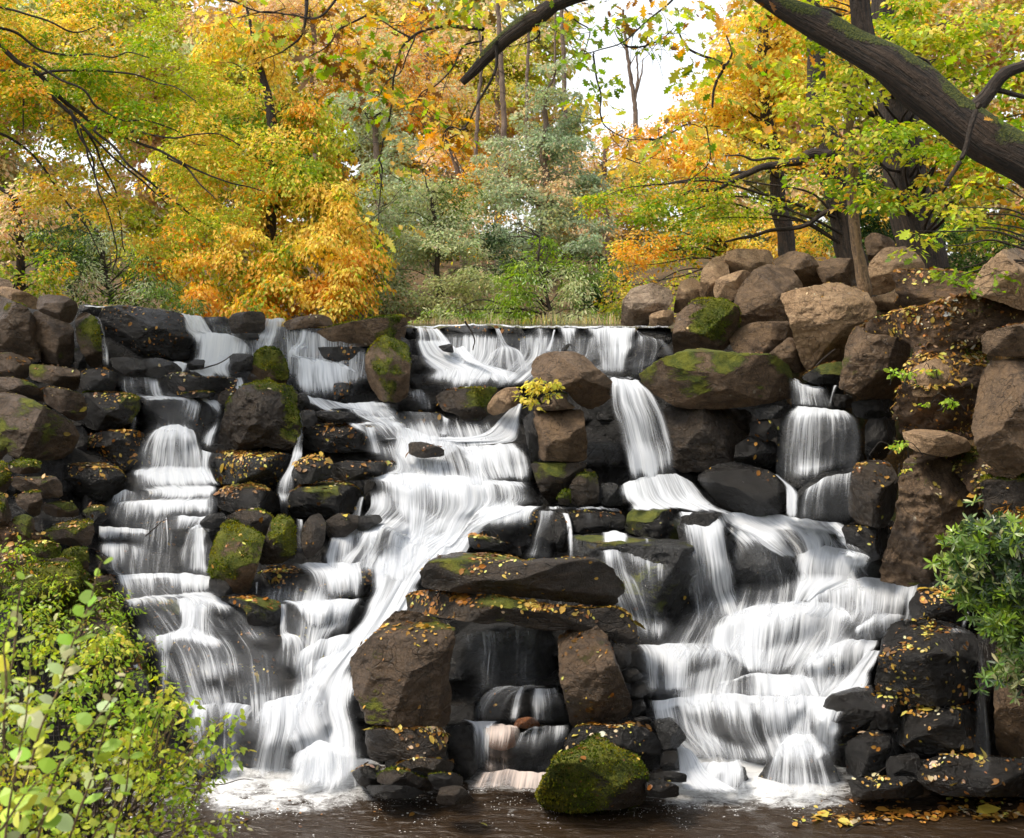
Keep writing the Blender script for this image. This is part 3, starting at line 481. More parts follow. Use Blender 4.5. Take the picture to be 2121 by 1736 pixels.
R('Z', '1885,802 1890,762 1930,745 1962,738 1980,780 1935,822 1893,822', 'tan stone half buried in the earthen bank', 't1', 'stone', 0, group=RW, Y=12.7, T=.35, wet=False)
R('Z', '2030,985 2080,995 2200,960 2200,1230 2090,1240 2050,1130', 'dark mossy rock at the right edge above the rhododendron', 'k4', 'cliff_rock', 0, group=RW, Y=11.9, T=.5, leaf=(40, 10), wet=False)
R('Z', '1975,1180 2060,1120 2200,1150 2200,1330 2050,1330 1985,1260', 'dark rock behind the rhododendron', 'k2', 'cliff_rock', 0, group=RW, Y=11.9, T=.5, leaf=(60, 10), wet=False)
# foot of the right bank
R('Z', '1882,1252 1900,1223 1960,1213 2022,1228 2003,1292 1940,1304 1888,1278', 'shining leaf-covered boulder under the rhododendron tip', 'd0', 'boulder', 0, group=BR, Y=11.9, T=.4, leaf=(220, 5), wet=False)
R('Z', '1812,1412 1828,1330 1850,1288 1960,1286 2028,1320 2032,1400 2023,1455 1940,1462 1860,1455 1817,1442', 'big dark boulder covered with yellow leaves at lower right', 'd0', 'boulder', 0, group=BR, Y=11.3, T=.5, leaf=(260, 110), wet=False)
R('Z', '1690,1500 1715,1440 1770,1423 1810,1420 1812,1482 1780,1535 1740,1540', 'wet black boulder with water sliding over its left side', 'd0', 'boulder', 0, group=BR, Y=11.8, T=.45, leaf=(15, 8))
R('Z', '1808,1442 1850,1428 1883,1450 1873,1505 1818,1515', 'dark stone left of the thin hanging trickle', 'd0', 'stone', 0, group=BR, Y=11.6, T=.3, leaf=(60, 15), wet=False)
R('Z', '1850,1532 1880,1468 1960,1452 2024,1458 2030,1543 1980,1575 1900,1570', 'dark boulder with a leafy ridge below the big leafy one', 'd0', 'boulder', 0, group=BR, Y=11.3, T=.45, leaf=(200, 35), wet=False)
R('Z', '1750,1540 1800,1510 1852,1508 1873,1560 1855,1605 1755,1608', 'black block near the water left of the leafy ridge boulder', 'd0', 'stone_block', 0, group=BR, Y=11.6, T=.35, leaf=(30, 15), wet=False)
R('Z', '1835,1570 1900,1556 1915,1612 1838,1616', 'small wet stone with a shining top by the pool', 'd0', 'stone', 0, group=BR, Y=11.3, T=.25, leaf=(40, 20), wet=False)
R('Z', '1895,1582 1960,1562 2121,1572 2200,1580 2200,1650 1960,1650 1905,1625', 'long low ledge at the pool in the right corner', 'd0', 'rock_slab', 0, group=BR, Y=11.0, T=.5, leaf=(160, 20), wet=True)
R('Z', '1755,1612 1900,1606 1915,1652 1770,1656', 'low leafy stone in the water left of the long ledge', 'd0', 'stone', 0, group=BR, Y=11.2, T=.3, leaf=(220, 10), wet=False)
R('Z', '2026,1285 2065,1295 2062,1420 2055,1580 2030,1560 2028,1400', 'dark upright sliver behind the thin fall at lower right', 'd0', 'rock_slab', 0, group=BR, Y=11.5, T=.35, wet=False)
R('Z', '2055,1330 2140,1320 2200,1350 2200,1590 2065,1585', 'brown rock face in the lower right corner', 'b1', 'cliff_rock', 0, group=BR, Y=11.2, T=.4, leaf=(10, 4), wet=False)
# rocks under the big right flow
for o, l, lf in (('1500,1112 1560,1098 1620,1118 1648,1180 1643,1232 1560,1255 1495,1222', 'speckled grey dome bare of water in the big right flow', 2),
    ('1400,1080 1480,1040 1500,1120 1540,1260 1450,1330 1425,1200', 'rock under the left arm of the big right flow', 0),
    ('1560,1130 1600,1078 1700,1085 1760,1095 1800,1150 1680,1170', 'rock under the right arm of the big right flow', 0),
    ('1645,1160 1700,1128 1790,1148 1805,1200 1700,1205 1640,1195', 'dome in the upper right of the big right flow', 0),
    ('1795,1165 1820,1150 1850,1165 1855,1195 1800,1205', 'small black stone at the right end of the upper dome', 3),
    ('1680,1230 1760,1198 1905,1212 1885,1285 1760,1305 1680,1290', 'broad ledge below the upper dome', 3),
    ('1760,1290 1800,1255 1860,1260 1850,1320 1800,1370 1770,1350', 'ribbed rock beside the big leafy boulder', 0),
    ('1475,1345 1525,1262 1650,1248 1745,1258 1775,1340 1650,1370 1500,1390', 'wide dome in the middle of the big right flow', 4),
    ('1635,1430 1695,1350 1780,1328 1825,1358 1765,1425 1690,1445', 'leaf-dotted dome left of the big leafy boulder', 14),
    ('1305,1345 1420,1338 1525,1343 1510,1437 1325,1437', 'square ledge right of the grotto', 3),
    ('1475,1445 1560,1400 1685,1400 1695,1455 1490,1460', 'low ledge in the white water right of the square one', 0),
    ('1325,1475 1450,1440 1600,1440 1700,1450 1740,1560 1600,1580 1400,1578', 'long wall above the pool in the big right flow', 3),
    ('1550,1650 1610,1545 1700,1525 1755,1650', 'fan-shaped rock at the foot of the big right flow', 6),
    ('1420,1650 1450,1600 1540,1580 1560,1650', 'low foaming rock at the pool right of the grotto', 0)):
    R('Z', o, l, 'g0' if 'speckled' in l else 'd0', 'rock_ledge', .25 if 'bare' in l or 'small' in l else 0, group=LD, leaf=(0, lf), wet=True)
# grotto
R('E', '512,190 520,110 570,50 640,22 760,8 900,13 1040,30 1130,62 1240,42 1400,38 1540,40 1645,90 1713,180 1723,232 1672,313 1600,328 1450,312 1280,292 1000,268 800,254 600,233 528,217', 'long rounded capstone on top of the grotto', 'k2', 'capstone', 0, group=DM, Y=12.0, T=.55, leaf=(70, 7), cat='capstone', wet=False)
R('E', '438,280 480,253 700,238 900,258 1100,300 1250,325 1500,350 1680,338 1773,410 1803,540 1740,563 1620,523 1560,465 1440,465 1300,484 1150,464 1000,424 900,444 780,424 600,397 440,372', 'flat leaf-covered lintel slab over the grotto mouth', 'k1', 'lintel_slab', 0, group=DM, Y=11.75, T=1.0, leaf=(700, 12), n=6, wet=False)
R('E', '76,650 130,590 230,490 340,370 400,363 590,408 703,470 708,540 683,640 663,760 683,840 673,1050 400,1062 178,1050 158,970 98,850', 'tall angular upright on the left of the grotto', 'm3', 'standing_stone', 0, group=DM, Y=11.6, T=.5, it=1, leaf=(70, 1), n=5, fac=6, wet=False)
R('E', '1333,520 1400,478 1500,453 1570,458 1622,500 1662,600 1723,760 1783,930 1743,990 1650,1063 1500,1056 1410,1052 1378,900 1343,780', 'tapering upright on the right of the grotto', 'm1', 'standing_stone', 0, group=DM, Y=11.6, T=.45, it=1, leaf=(40, 22), n=5, wet=False)
R('E', '166,1090 250,1057 400,1070 600,1067 643,1100 665,1150 643,1252 400,1264 198,1272 176,1180', 'base block under the left upright', 'k3', 'stone_block', 0, group=DM, Y=11.5, T=.5, leaf=(420, 4), n=5, wet=False)
R('E', '82,1340 150,1298 262,1288 245,1370 263,1432 180,1444 117,1402', 'round wet stone at the far left of the grotto foot', 'd0', 'stone', 0, group=DM, Y=11.45, T=.35, leaf=(60, 8), wet=False)
R('E', '236,1350 300,1318 420,1326 490,1366 563,1377 575,1422 400,1434 246,1404', 'olive mossy stone at the grotto foot', 'k7', 'stone', 0, group=DM, Y=11.2, T=.3, leaf=(140, 3), wet=False)
R('E', '376,1280 500,1252 600,1257 703,1278 693,1333 560,1373 500,1333 416,1312', 'leafy stone wedged under the base block', 'k4', 'stone', 0, group=DM, Y=11.35, T=.35, leaf=(260, 8), wet=False)
R('E', '536,1350 700,1337 758,1368 753,1423 580,1434', 'dark stone at the left of the grotto pool mouth', 'd4', 'stone', 0, group=DM, Y=11.2, T=.3, leaf=(20, 3), wet=False)
R('E', '170,1420 300,1412 450,1425 523,1458 460,1495 250,1498 200,1470', 'flat stone awash below the olive mossy one', 'd2', 'rock_slab', 0, group=DM, Y=11.1, T=.3, wet=False)
R('E', '596,1500 620,1430 690,1418 750,1422 793,1468 835,1520 700,1535 610,1530', 'small mossy stone alone in the pool', 'k5', 'stone', 0, group=DM, Y=10.8, T=.22, wet=False, it=1)
R('E', '1213,1450 1240,1400 1287,1320 1330,1237 1450,1196 1540,1117 1582,1117 1722,1218 1813,1257 1855,1330 1865,1430 1855,1515 1722,1560 1520,1568 1350,1566 1245,1535 1210,1490', 'big bright green mossy boulder in front of the grotto', 'k13', 'boulder', 0, group='boulders standing in the cascade', Y=10.75, T=.5, leaf=(50, 16), it=1, wet=False)
R('E', '1373,1200 1400,1115 1420,1077 1500,1048 1700,1058 1780,1037 1903,1088 1955,1160 1955,1303 1863,1344 1820,1290 1720,1300 1450,1300', 'dark stone behind the bright mossy boulder', 'd1', 'boulder', 0, group=DM, Y=11.3, T=.45, leaf=(190, 12), wet=False)
R('E', '1885,1070 1920,1018 2022,1003 2073,1070 2113,1130 2053,1193 1960,1204 1928,1122', 'angular dark stone right of the grotto foot', 'g0', 'stone', 0, group=DM, Y=11.6, T=.3, leaf=(10, 2), it=1, wet=False)
R('E', '1787,1010 1850,998 1903,1015 1873,1053 1808,1043', 'pebble-like stone between grotto and angular stone', 'd0', 'stone', 0, group=DM, Y=11.7, T=.15, wet=False)
R('E', '1950,1205 2050,1200 2063,1325 1955,1330', 'dark block below the angular stone', 'd0', 'stone_block', 0, group=DM, Y=11.6, T=.25, leaf=(10, 2), wet=False)
R('E', '1878,1352 2000,1327 2113,1348 2106,1404 1895,1384', 'flat wet stone at the water right of the mossy boulder', 'd0', 'rock_slab', 0, group=DM, Y=11.2, T=.25, wet=False)
R('E', '1860,1402 1940,1377 2063,1417 2065,1485 1960,1496 1864,1476', 'rounded dark stone in the pool right of the mossy boulder', 'd0', 'stone', 0, group=DM, Y=10.95, T=.25, leaf=(60, 3), wet=False)
for o, l in (('1670,600 1720,570 1770,600 1775,680 1720,720 1685,680', 'uppermost small stone right of the tapering upright'), ('1715,725 1800,705 1855,760 1780,805 1730,790', 'second small stone right of the tapering upright, from above'),
             ('1770,800 1850,785 1895,850 1830,890 1780,870', 'third small stone right of the tapering upright, wet on top'), ('1770,900 1840,885 1870,950 1800,1000 1760,970', 'lowest small stone right of the tapering upright')):
    R('E', o, l, 'd0', 'stone', 0, group=DM, Y=12.1, T=.2, wet=True)
# inside the grotto
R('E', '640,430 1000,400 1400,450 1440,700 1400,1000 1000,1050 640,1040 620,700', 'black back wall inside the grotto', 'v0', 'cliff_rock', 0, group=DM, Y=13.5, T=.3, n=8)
R('E', '865,905 900,850 1000,828 1150,818 1330,828 1385,920 1405,1045 1200,1045 875,1035', 'rounded ledge inside the grotto', 'd0', 'rock_ledge', 0, group=DM, Y=12.35, T=.4, leaf=(5, 8))
R('E', '655,1045 800,1028 905,1050 905,1150 830,1360 700,1380 650,1150', 'dark side ledge inside the grotto', 'd0', 'rock_ledge', 0, group=DM, Y=12.05, T=.35)
R('E', '885,1170 905,1060 1080,1045 1250,1050 1405,1065 1395,1200 1290,1350 895,1360', 'lower ledge inside the grotto', 'd0', 'rock_ledge', 0, group=DM, Y=12.0, T=.4)
R('E', '1060,1062 1085,1015 1150,1000 1205,1015 1225,1060 1140,1075', 'orange iron-stained stone inside the grotto', 'o0', 'stone', 0, group=DM, Y=12.05, T=.2)
R('E', '905,1110 960,1070 1060,1070 1080,1180 1000,1210 915,1190', 'orange stained patch of rock under the grotto water', 'o0', 'stone', 0, group=DM, Y=11.97, T=.12)
# ---------------------------------------------------------------- earth banks, ground, pond, pool
def bank(o, label, Y, T, leaf, mat='e1'):
    b = R('Z', o, label, mat, 'bank', 0, group=None, Y=Y, T=T, leaf=leaf, rough=2.2, wet=False)
    for k in ('label', 'category'): del b[k]
    b['kind'] = 'structure'; return b
bank('1795,668 1860,645 1940,628 2010,608 2121,612 2220,620 2220,690 2045,700 1990,725 1900,740 1880,700 1800,690', 'x', 12.6, .9, (900, 420))
bank('1868,900 1850,850 1880,760 1895,720 1960,705 2040,700 2045,760 2020,850 2020,905 1990,915 1900,900', 'x', 12.75, .5, (420, 200), 'e4')
bank('1940,930 2010,920 2040,940 2090,1000 2200,980 2200,1120 2060,1090 1990,990', 'x', 12.5, .4, (300, 140), 'e4')
bank('1850,560 1960,560 2060,575 2220,560 2220,640 1990,640 1860,640', 'x', 14.2, .8, (300, 60))
bank('-80,1080 60,1090 170,1180 240,1230 300,1400 420,1560 430,1640 200,1700 -80,1650', 'x', 12.9, .6, (120, 40), 'e5')
bank('-80,960 60,1000 250,1100 290,1180 250,1300 100,1300 -80,1280', 'x', 15.2, .5, (420, 160), 'e5')
def crest(u): return np.interp(u, [-200, 0, 200, 350, 500, 850, 1390, 1450, 1560, 1800, 1900, 2300], [590, 600, 640, 655, 668, 684, 684, 640, 600, 600, 640, 640])
uu = np.arange(-160, 2290, 7.); ss = np.linspace(0, 1, 165); UU, SS = np.meshgrid(uu, ss); VV = crest(UU) + 5 + SS*(1700-crest(UU))
row = np.floor((VV + 14*vnoise(np.stack([UU/160, VV/90, 0*UU], -1), 5))/44); colu = np.floor(UU/95 + _h(row.astype(int), 0*row.astype(int), 0*row.astype(int), 3)*7)
cell = _h(row.astype(np.int64), colu.astype(np.int64), 0*colu.astype(np.int64), 8)
YY = Yb(UU, VV) + .42 + .5*(cell-.5) + sstep(1950, 2150, UU)*.3
nz = fbm(np.stack([UU/140, VV/100, 0*UU], -1), 1, 6, 2); YY = YY + .2*nz
BV = P(UU, VV, YY).reshape(-1, 3); nr, nc = UU.shape
def grid_faces(nr, nc):
    a = (np.arange(nr-1)[:, None]*nc + np.arange(nc-1)).ravel(); return np.stack([a, a+nc, a+nc+1, a+1], -1)
bed = mesh_obj('rock_bed', BV, grid_faces(nr, nc), RM('d0')); tag(bed, kind='structure')
ERTH = None
def ground_mat():
    g = G('leafy_ground'); tc = g.N('TexCoord').outputs['Object']; n = g.noise(tc, 1.2, 6); m = g.noise(tc, 22, 6, .7)
    c = g.mix(g.ramp(n, .35, .65), (.05, .035, .018), (.11, .065, .022)); c = g.mix(g.ramp(m, .5, .68), c, (.32, .15, .02)); c = g.mix(g.ramp(g.noise(tc, 2.7, 4), .55, .66, 0, .8), c, (.045, .07, .012))
    b = g.N('Bump'); b.inputs['Distance'].default_value = .06; g.L(m, b.inputs['Height'])
    p = g.N('BsdfPrincipled'); g.L(c, p.inputs['Base Color']); p.inputs['Roughness'].default_value = .9; g.L(b.outputs[0], p.inputs['Normal']); g.L(p.outputs[0], g.out.inputs[0]); return g.m
gx = np.concatenate([np.linspace(-300, -42, 8), np.arange(-40, 40.1, .5), np.linspace(42, 300, 8)]); gy = np.concatenate([[-60, -30, -10], np.arange(-6, 60, .5), np.linspace(62, 420, 14)])
GX, GY = np.meshgrid(gx, gy)
def ground_z(x, y):
    mid = np.interp(y, [-9, 11.8, 12, 18, 18.4, 24, 26, 60, 900], [-1.3, -1.3, -1.3, 3.0, 4.15, 4.15, 4.55, 7.5, 9])
    xl = np.interp(y, [0, 5, 8, 12, 16, 18, 24], [-1.5, -1.7, -2.2, -3.6, -6.6, -9, -14]); lz = np.interp(y, [0, 6, 11, 15.5, 17, 24, 60, 900], [2.0, 2.0, 1.4, 2.6, 4.4, 4.6, 7.5, 9])
    a = sstep(0, 1.8, xl-x); z = mid*(1-a)+lz*a
    xr = np.interp(y, [0, 7, 10, 12, 15, 18, 24], [5.2, 4.8, 5.1, 5.2, 5.0, 3.2, 4]); rz = np.interp(y, [0, 10.5, 12.8, 14, 24, 60, 900], [2.2, 2.6, 4.2, 4.75, 5.0, 7.5, 9])
    b = sstep(0, 1.2, x-xr); return z*(1-b)+rz*b
GZ = ground_z(GX, GY) + .12*fbm(np.stack([GX, GY, 0*GX], -1), .5, 4, 3)*sstep(0, 3, np.abs(GY-21))
gr = mesh_obj('ground', np.stack([GX, GY, GZ], -1).reshape(-1, 3), grid_faces(len(gy), len(gx))[:, ::-1], ground_mat()); tag(gr, kind='structure')
def still_mat(name, foamy):
    g = G(name); tc = g.N('TexCoord').outputs['Object']
    w1 = g.noise(g.scalev(tc, (1, 2.2, 1)), 5, 5, .6, .6); w2 = g.noise(g.scalev(tc, (1, 1.8, 1)), 22, 3)
    b = g.N('Bump'); b.inputs['Strength'].default_value = .8; b.inputs['Distance'].default_value = .07; g.L(g.math('ADD', w1, g.math('MULTIPLY', w2, .22)), b.inputs['Height'])
    p = g.N('BsdfPrincipled'); p.inputs['Base Color'].default_value = (.036, .023, .013, 1); p.inputs['Roughness'].default_value = .1; g.L(b.outputs[0], p.inputs['Normal']); sh = p.outputs[0]
    if foamy:
        a = g.N('Attribute', attribute_name='foam').outputs['Fac']
        f = g.math('ADD', g.math('MULTIPLY', g.noise(g.scalev(tc, (1, 1.7, 1)), 4.5, 7, .68, .8), 1.0), g.math('MULTIPLY', g.noise(g.scalev(tc, (1, 1.5, 1)), 34, 3, .6), .25))
        lo = g.math('SUBTRACT', 1.02, g.math('MULTIPLY', a, .85)); m = g.ramp(f, lo, g.math('ADD', lo, .45))
        vo = g.N('TexVoronoi'); vo.inputs['Scale'].default_value = 15; g.L(tc, vo.inputs['Vector'])
        dot = g.math('MULTIPLY', g.ramp(vo.outputs['Distance'], .13, .2, 1, 0), g.ramp(g.math('ADD', g.noise(tc, 2.6, 4, .6), g.math('MULTIPLY', a, .35)), .66, .76))
        v2 = g.N('TexVoronoi'); v2.inputs['Scale'].default_value = 34; g.L(tc, v2.inputs['Vector'])
        dot = g.math('MAXIMUM', dot, g.math('MULTIPLY', g.ramp(v2.outputs['Distance'], .14, .22, 1, 0), g.ramp(g.math('ADD', g.noise(tc, 3.6, 4, .6), g.math('MULTIPLY', a, .4)), .66, .76)))
        m = g.math('MULTIPLY', g.math('MAXIMUM', m, g.math('MULTIPLY', dot, g.ramp(a, .02, .12))), .95)
        d = g.N('BsdfDiffuse'); d.inputs[0].default_value = (.82, .83, .83, 1); mx = g.N('MixShader'); g.L(m, mx.inputs[0]); g.L(sh, mx.inputs[1]); g.L(d.outputs[0], mx.inputs[2]); sh = mx.outputs[0]
    g.L(sh, g.out.inputs[0]); return g.m
px = np.arange(-9, 9.01, .06); py = np.arange(1.5, 13.6, .06); PX, PY = np.meshgrid(px, py)
pu = PX*F/PY+U0; pv = VH + EYE*F/PY
fo = np.maximum(sstep(1752, 1615, pv)*sstep(360, 470, pu)*sstep(900, 700, pu)*.98, sstep(1755, 1620, pv)*sstep(1290, 1420, pu)*sstep(1960, 1600, pu)*.95)
fo = np.maximum(fo, sstep(1665, 1630, pv)*sstep(930, 980, pu)*sstep(1180, 1120, pu)*.75); fo = np.maximum(fo, (.42*sstep(1780, 1640, pv)+.05)*sstep(1720, 1500, pu))
fo = np.clip(fo*(1+.25*vnoise(np.stack([PX*2, PY*2, 0*PX], -1))), 0, 1)
pz = .012*fbm(np.stack([PX, PY*1.5, 0*PX], -1), 3, 3, 1) + .05*sstep(.6, 1, fo)*np.abs(fbm(np.stack([PX, PY, 0*PX], -1), 5, 3, 6))
pool = mesh_obj('water', np.stack([PX, PY, pz], -1).reshape(-1, 3), grid_faces(len(py), len(px))[:, ::-1], still_mat('pool_water', True), attrs={'foam': ('FLOAT', fo.ravel())}); tag(pool, kind='structure')
pond = mesh_obj('water', np.array([(-12, 19.3, 4.508), (-1.55, 19.3, 4.508), (-1.5, 18.12, 4.508), (2.9, 18.12, 4.508), (4.4, 25, 4.508), (-14, 25, 4.508)]), np.array([[0, 1, 2, 3, 4, 5]]), still_mat('pond_water', False)); tag(pond, kind='structure')
# foam blanket lumps at the pool edge come with the falls below
# ---------------------------------------------------------------- falling water
_V = np.vstack([v for v, q in WETB] + [BV]); _o = 0; _F = []
for v, q in WETB: _F += (q+_o).tolist(); _o += len(v)
_F += (grid_faces(nr, nc)+_o).tolist()
BVH = BVHTree.FromPolygons(_V.tolist(), _F, all_triangles=False)
def resamp(p, n):
    d = np.r_[0, np.cumsum(np.linalg.norm(np.diff(p, axis=0), axis=1))]; t = np.linspace(0, d[-1], n)
    # smooth the polyline a little
    q = np.stack([np.interp(t, d, p[:, 0]), np.interp(t, d, p[:, 1])], 1)
    k = max(1, n//14); ker = np.ones(2*k+1)/(2*k+1); e = np.pad(q, ((k, k), (0, 0)), 'reflect', reflect_type='odd')
    return np.stack([np.convolve(e[:, i], ker, 'valid') for i in (0, 1)], 1)
NW = [0]
def sheet(reg, s, mat=None, tight=False, lift=0., fade=(0., .12), ew=13., drape=True, wob=1.):
    """rows of a stream from its top to its foot: L lip, B foot of a free drop, S sloping water"""
    seed = NW[0] = NW[0]+1; rows = []
    for r in s.split(';'):
        a = r.split(); k = a[0]; yo = None
        if '@' in k: k, yo = k.split('@'); yo = float(yo)
        rows.append((k, float(a[1]), pts(reg, ' '.join(a[2:])), yo))
    wd = max(np.linalg.norm(np.diff(p, axis=0), axis=1).sum() for _, _, p, _ in rows); n = int(np.clip(wd/5.5, 8, 140))
    rw = []; yp = None
    for k, d, p, yo in rows:
        q = resamp(p, n); cu, cv = q[:, 0].mean(), q[:, 1]
        y = Yb(cu, cv)*1. - .12 - lift if yo is None else np.full(n, yo)
        if yp is not None and yo is None:
            if k == 'B': y = np.minimum(yp - .05 - .14*np.clip((cv-vp)/100, 0, 2), np.maximum(y, yp-.45))
            y = np.minimum(y, yp-.02)
        if k == 'B' and d < .97: d *= .8 if cu > 720 else (.7 if cv.mean() > 830 else .95)
        rw.append((k, d, P(q[:, 0], q[:, 1], y))); yp, vp = y, cv
    A = []; D = []; AL = []; al = np.zeros(n)
    for i in range(len(rw)-1):
        p0, p1 = rw[i][2], rw[i+1][2]; ln = np.linalg.norm(p1-p0, axis=1); m = int(np.clip(ln.max()/.055, 3, 46))
        for j in range(m + (i == len(rw)-2)):
            t = j/m
            if rw[i+1][0] == 'B': th, tz = t**.72, t**1.35
            else: th = tz = t
            q = p0*(1-th)+p1*th; q[:, 2] = p0[:, 2]*(1-tz)+p1[:, 2]*tz
            A.append(q); D.append(rw[i][1]*(1-t)+rw[i+1][1]*t); AL.append(al+ln*t)
        al = al+ln
    A = np.array(A); M = len(A)
    for _ in range(5): A[1:-1] = (A[:-2]+2*A[1:-1]+A[2:])/4
    D = np.array(D)[:, None]*np.ones((1, n)); AL = np.array(AL)
    wid = np.linalg.norm(np.diff(A, axis=1), axis=2).sum(1).mean(); ac = np.linspace(0, 1, n)[None]*np.ones((M, 1)); am = ac*wid
    if drape:
        pull = np.zeros((M, n)); E = Vector((0, 0, EYE))
        for a in range(M):
            for b in range(n):
                v = Vector(A[a, b])-E; L = v.length; h = BVH.ray_cast(E, v/L, L+.5)
                if h[0] is not None: pull[a, b] = max(0., 1-(h[3]-.06)/L)
        pull = np.minimum(pull, .05); e = np.pad(pull, 2, 'edge')
        rr_ = (1, 2, 3) if tight else range(5)
        pull = np.max([e[i:i+M, j:j+n] for i in rr_ for j in rr_], axis=0)*.9+pull*.1; raw = pull.copy()
        for _ in range(1 if tight else 3):
            e = np.pad(pull, 1, 'edge'); pull = (e[1:-1, 1:-1]*2+e[:-2, 1:-1]+e[2:, 1:-1]+e[1:-1, :-2]+e[1:-1, 2:])/6
        pull = np.maximum(pull, raw*.96)
        A = np.array([0, 0, EYE]) + (A-np.array([0, 0, EYE]))*(1-pull[..., None])
    st = np.stack([am*9, AL*.7, 0*am+seed*3.1], -1)
    A[..., 1] -= (.028*fbm(st, 1, 2, seed))*wob
    A[..., 2] += (.012*fbm(st*1.7, 1, 2, seed+5))*wob
    wpx = wd; e = min(.48, 2.3*ew/wpx); ed = sstep(0, e, ac + .55*e*fbm(np.stack([AL*2.2, 0*AL, 0*AL+seed], -1), 1, 3))*sstep(0, e, 1-ac+.55*e*fbm(np.stack([AL*2.2, 0*AL+7, 0*AL+seed], -1), 1, 3))
    tt = np.linspace(0, 1, M)[:, None]; fd = (sstep(-1e-6, fade[0], tt) if fade[0] else 1)*(1-.75*sstep(1-fade[1], 1, tt+.04*vnoise(st)) if fade[1] else 1)
    gY = np.abs(np.gradient(A[..., 1], axis=0)); gZ = np.abs(np.gradient(A[..., 2], axis=0)); fl_ = gY/(gY+gZ+1e-4)
    fl_ = np.vstack([fl_[:1], (fl_[:-2]+fl_[1:-1]*2+fl_[2:])/4, fl_[-1:]])
    D = D*ed*fd*(1 + (.2+.42*(D < .97))*fbm(np.stack([am*2.8, AL*.25, 0*am+seed*1.7], -1), 1, 4, seed, .6)) + (.42 if tight else .16)*ed*fd*sstep(.35, .85, fl_)
    o = mesh_obj('waterfall', A.reshape(-1, 3), grid_faces(M, n), mat or WATER, attrs={'dens': ('FLOAT', np.clip(D, 0, 1.15).ravel()), 'fl': ('FLOAT_VECTOR', np.stack([am+seed*5.3, AL+seed*2.1, 0*am], -1).reshape(-1, 3))})
    tag(o, kind='structure'); o.visible_shadow = True; return o
S = sheet
# thin films of water spread over the ledges
def film(reg, s, d=.5, **k): return sheet(reg, '; '.join('S %.2f %s' % (d, r) for r in s.split(';')), fade=(.12, .15), ew=34., tight=True, **k)
film('Z', '290,740 370,745 455,740; 280,880 370,885 460,900; 240,1000 350,1005 450,1010; 205,1090 330,1095 450,1090; 195,1190 310,1195 440,1190; 230,1260 400,1265 560,1260; 290,1350 450,1350 620,1350; 330,1450 480,1450 620,1450; 400,1560 500,1580 600,1600', .3)
film('Z', '400,665 590,670 790,700; 410,720 590,730 790,740; 420,780 590,790 780,800', .5)
film('Z', '530,1175 650,1175 770,1175; 520,1260 640,1260 740,1255; 560,1340 640,1340 690,1330; 590,1420 630,1420 670,1410; 560,1520 620,1520 680,1500; 540,1620 620,1625 700,1620', .4)
film('Z', '850,684 1120,684 1390,684; 850,730 1100,740 1380,740; 850,790 1050,800 1250,795', .5)
film('Z', '720,840 890,850 1060,860; 740,900 920,910 1080,910; 760,960 940,970 1100,970; 770,1050 950,1060 1120,1060; 700,1130 830,1140 960,1130; 680,1200 780,1210 880,1200', .62)
film('Z', '1290,1050 1540,1060 1780,1085; 1400,1130 1600,1130 1820,1130; 1410,1200 1640,1200 1860,1190; 1360,1290 1600,1290 1880,1270; 1320,1370 1560,1370 1830,1350; 1320,1450 1560,1450 1780,1440; 1370,1540 1560,1550 1750,1540; 1410,1640 1580,1645 1750,1640', .42)
film('Z', '1180,1110 1300,1112 1425,1130; 1220,1200 1320,1200 1410,1200; 1270,1290 1330,1290 1400,1290; 1300,1338 1340,1338 1390,1338', .55)
# left side
S('A', 'L .75 583,233 607,240; B .7 608,330 640,345; B .55 622,540 660,540', ew=5)
S('A', 'S .95 478,158 620,170 760,163 920,182 1080,205; S .9 490,166 640,178 760,172 920,190 1075,218', fade=(0, 0), ew=6)
S('A', 'L 1 1060,203 1160,222 1250,236; B .92 1120,300 1200,330 1290,335; S 1 1150,360 1270,325 1400,335 1490,375 1530,430; B .95 1130,500 1290,505 1450,470 1540,455; S 1 1110,530 1250,520 1400,500; S 1 1120,562 1250,560 1395,562; L .9 1140,566 1300,590 1440,606; B .6 1180,600 1330,612 1450,650')
S('A', 'L .8 1400,590 1450,606 1500,600; B .85 1420,660 1470,665 1510,640; S .5 1400,690 1440,720 1490,700', ew=6)
S('A', 'L .5 1235,238 1310,240 1385,240; B .35 1250,300 1310,310 1385,330')
S('A', 'S 1 1040,500 1110,505 1140,520; S 1 1090,545 1125,560; S .9 1000,590 1120,575; L .9 930,600 1000,610', ew=6)
S('A', 'S .9 700,592 800,598 930,598 970,618; L .9 708,600 800,604 930,604 972,622; B .85 700,690 810,702 930,712 992,700; S 1 830,712 900,718 1000,716; L 1 846,724 960,726 1110,722 1235,728; B .62 835,800 960,850 1090,860 1200,880; B .5 830,880 930,900 1080,905 1180,920')
S('A', 'L 1 1190,728 1250,728 1310,742; B .9 1270,800 1330,835 1375,770; S 1 1240,900 1290,930 1350,880; B .92 1205,1010 1260,1040 1325,1035')
S('A', 'L .55 800,830 850,860; B .4 785,925 855,930; S .3 750,960 860,950')
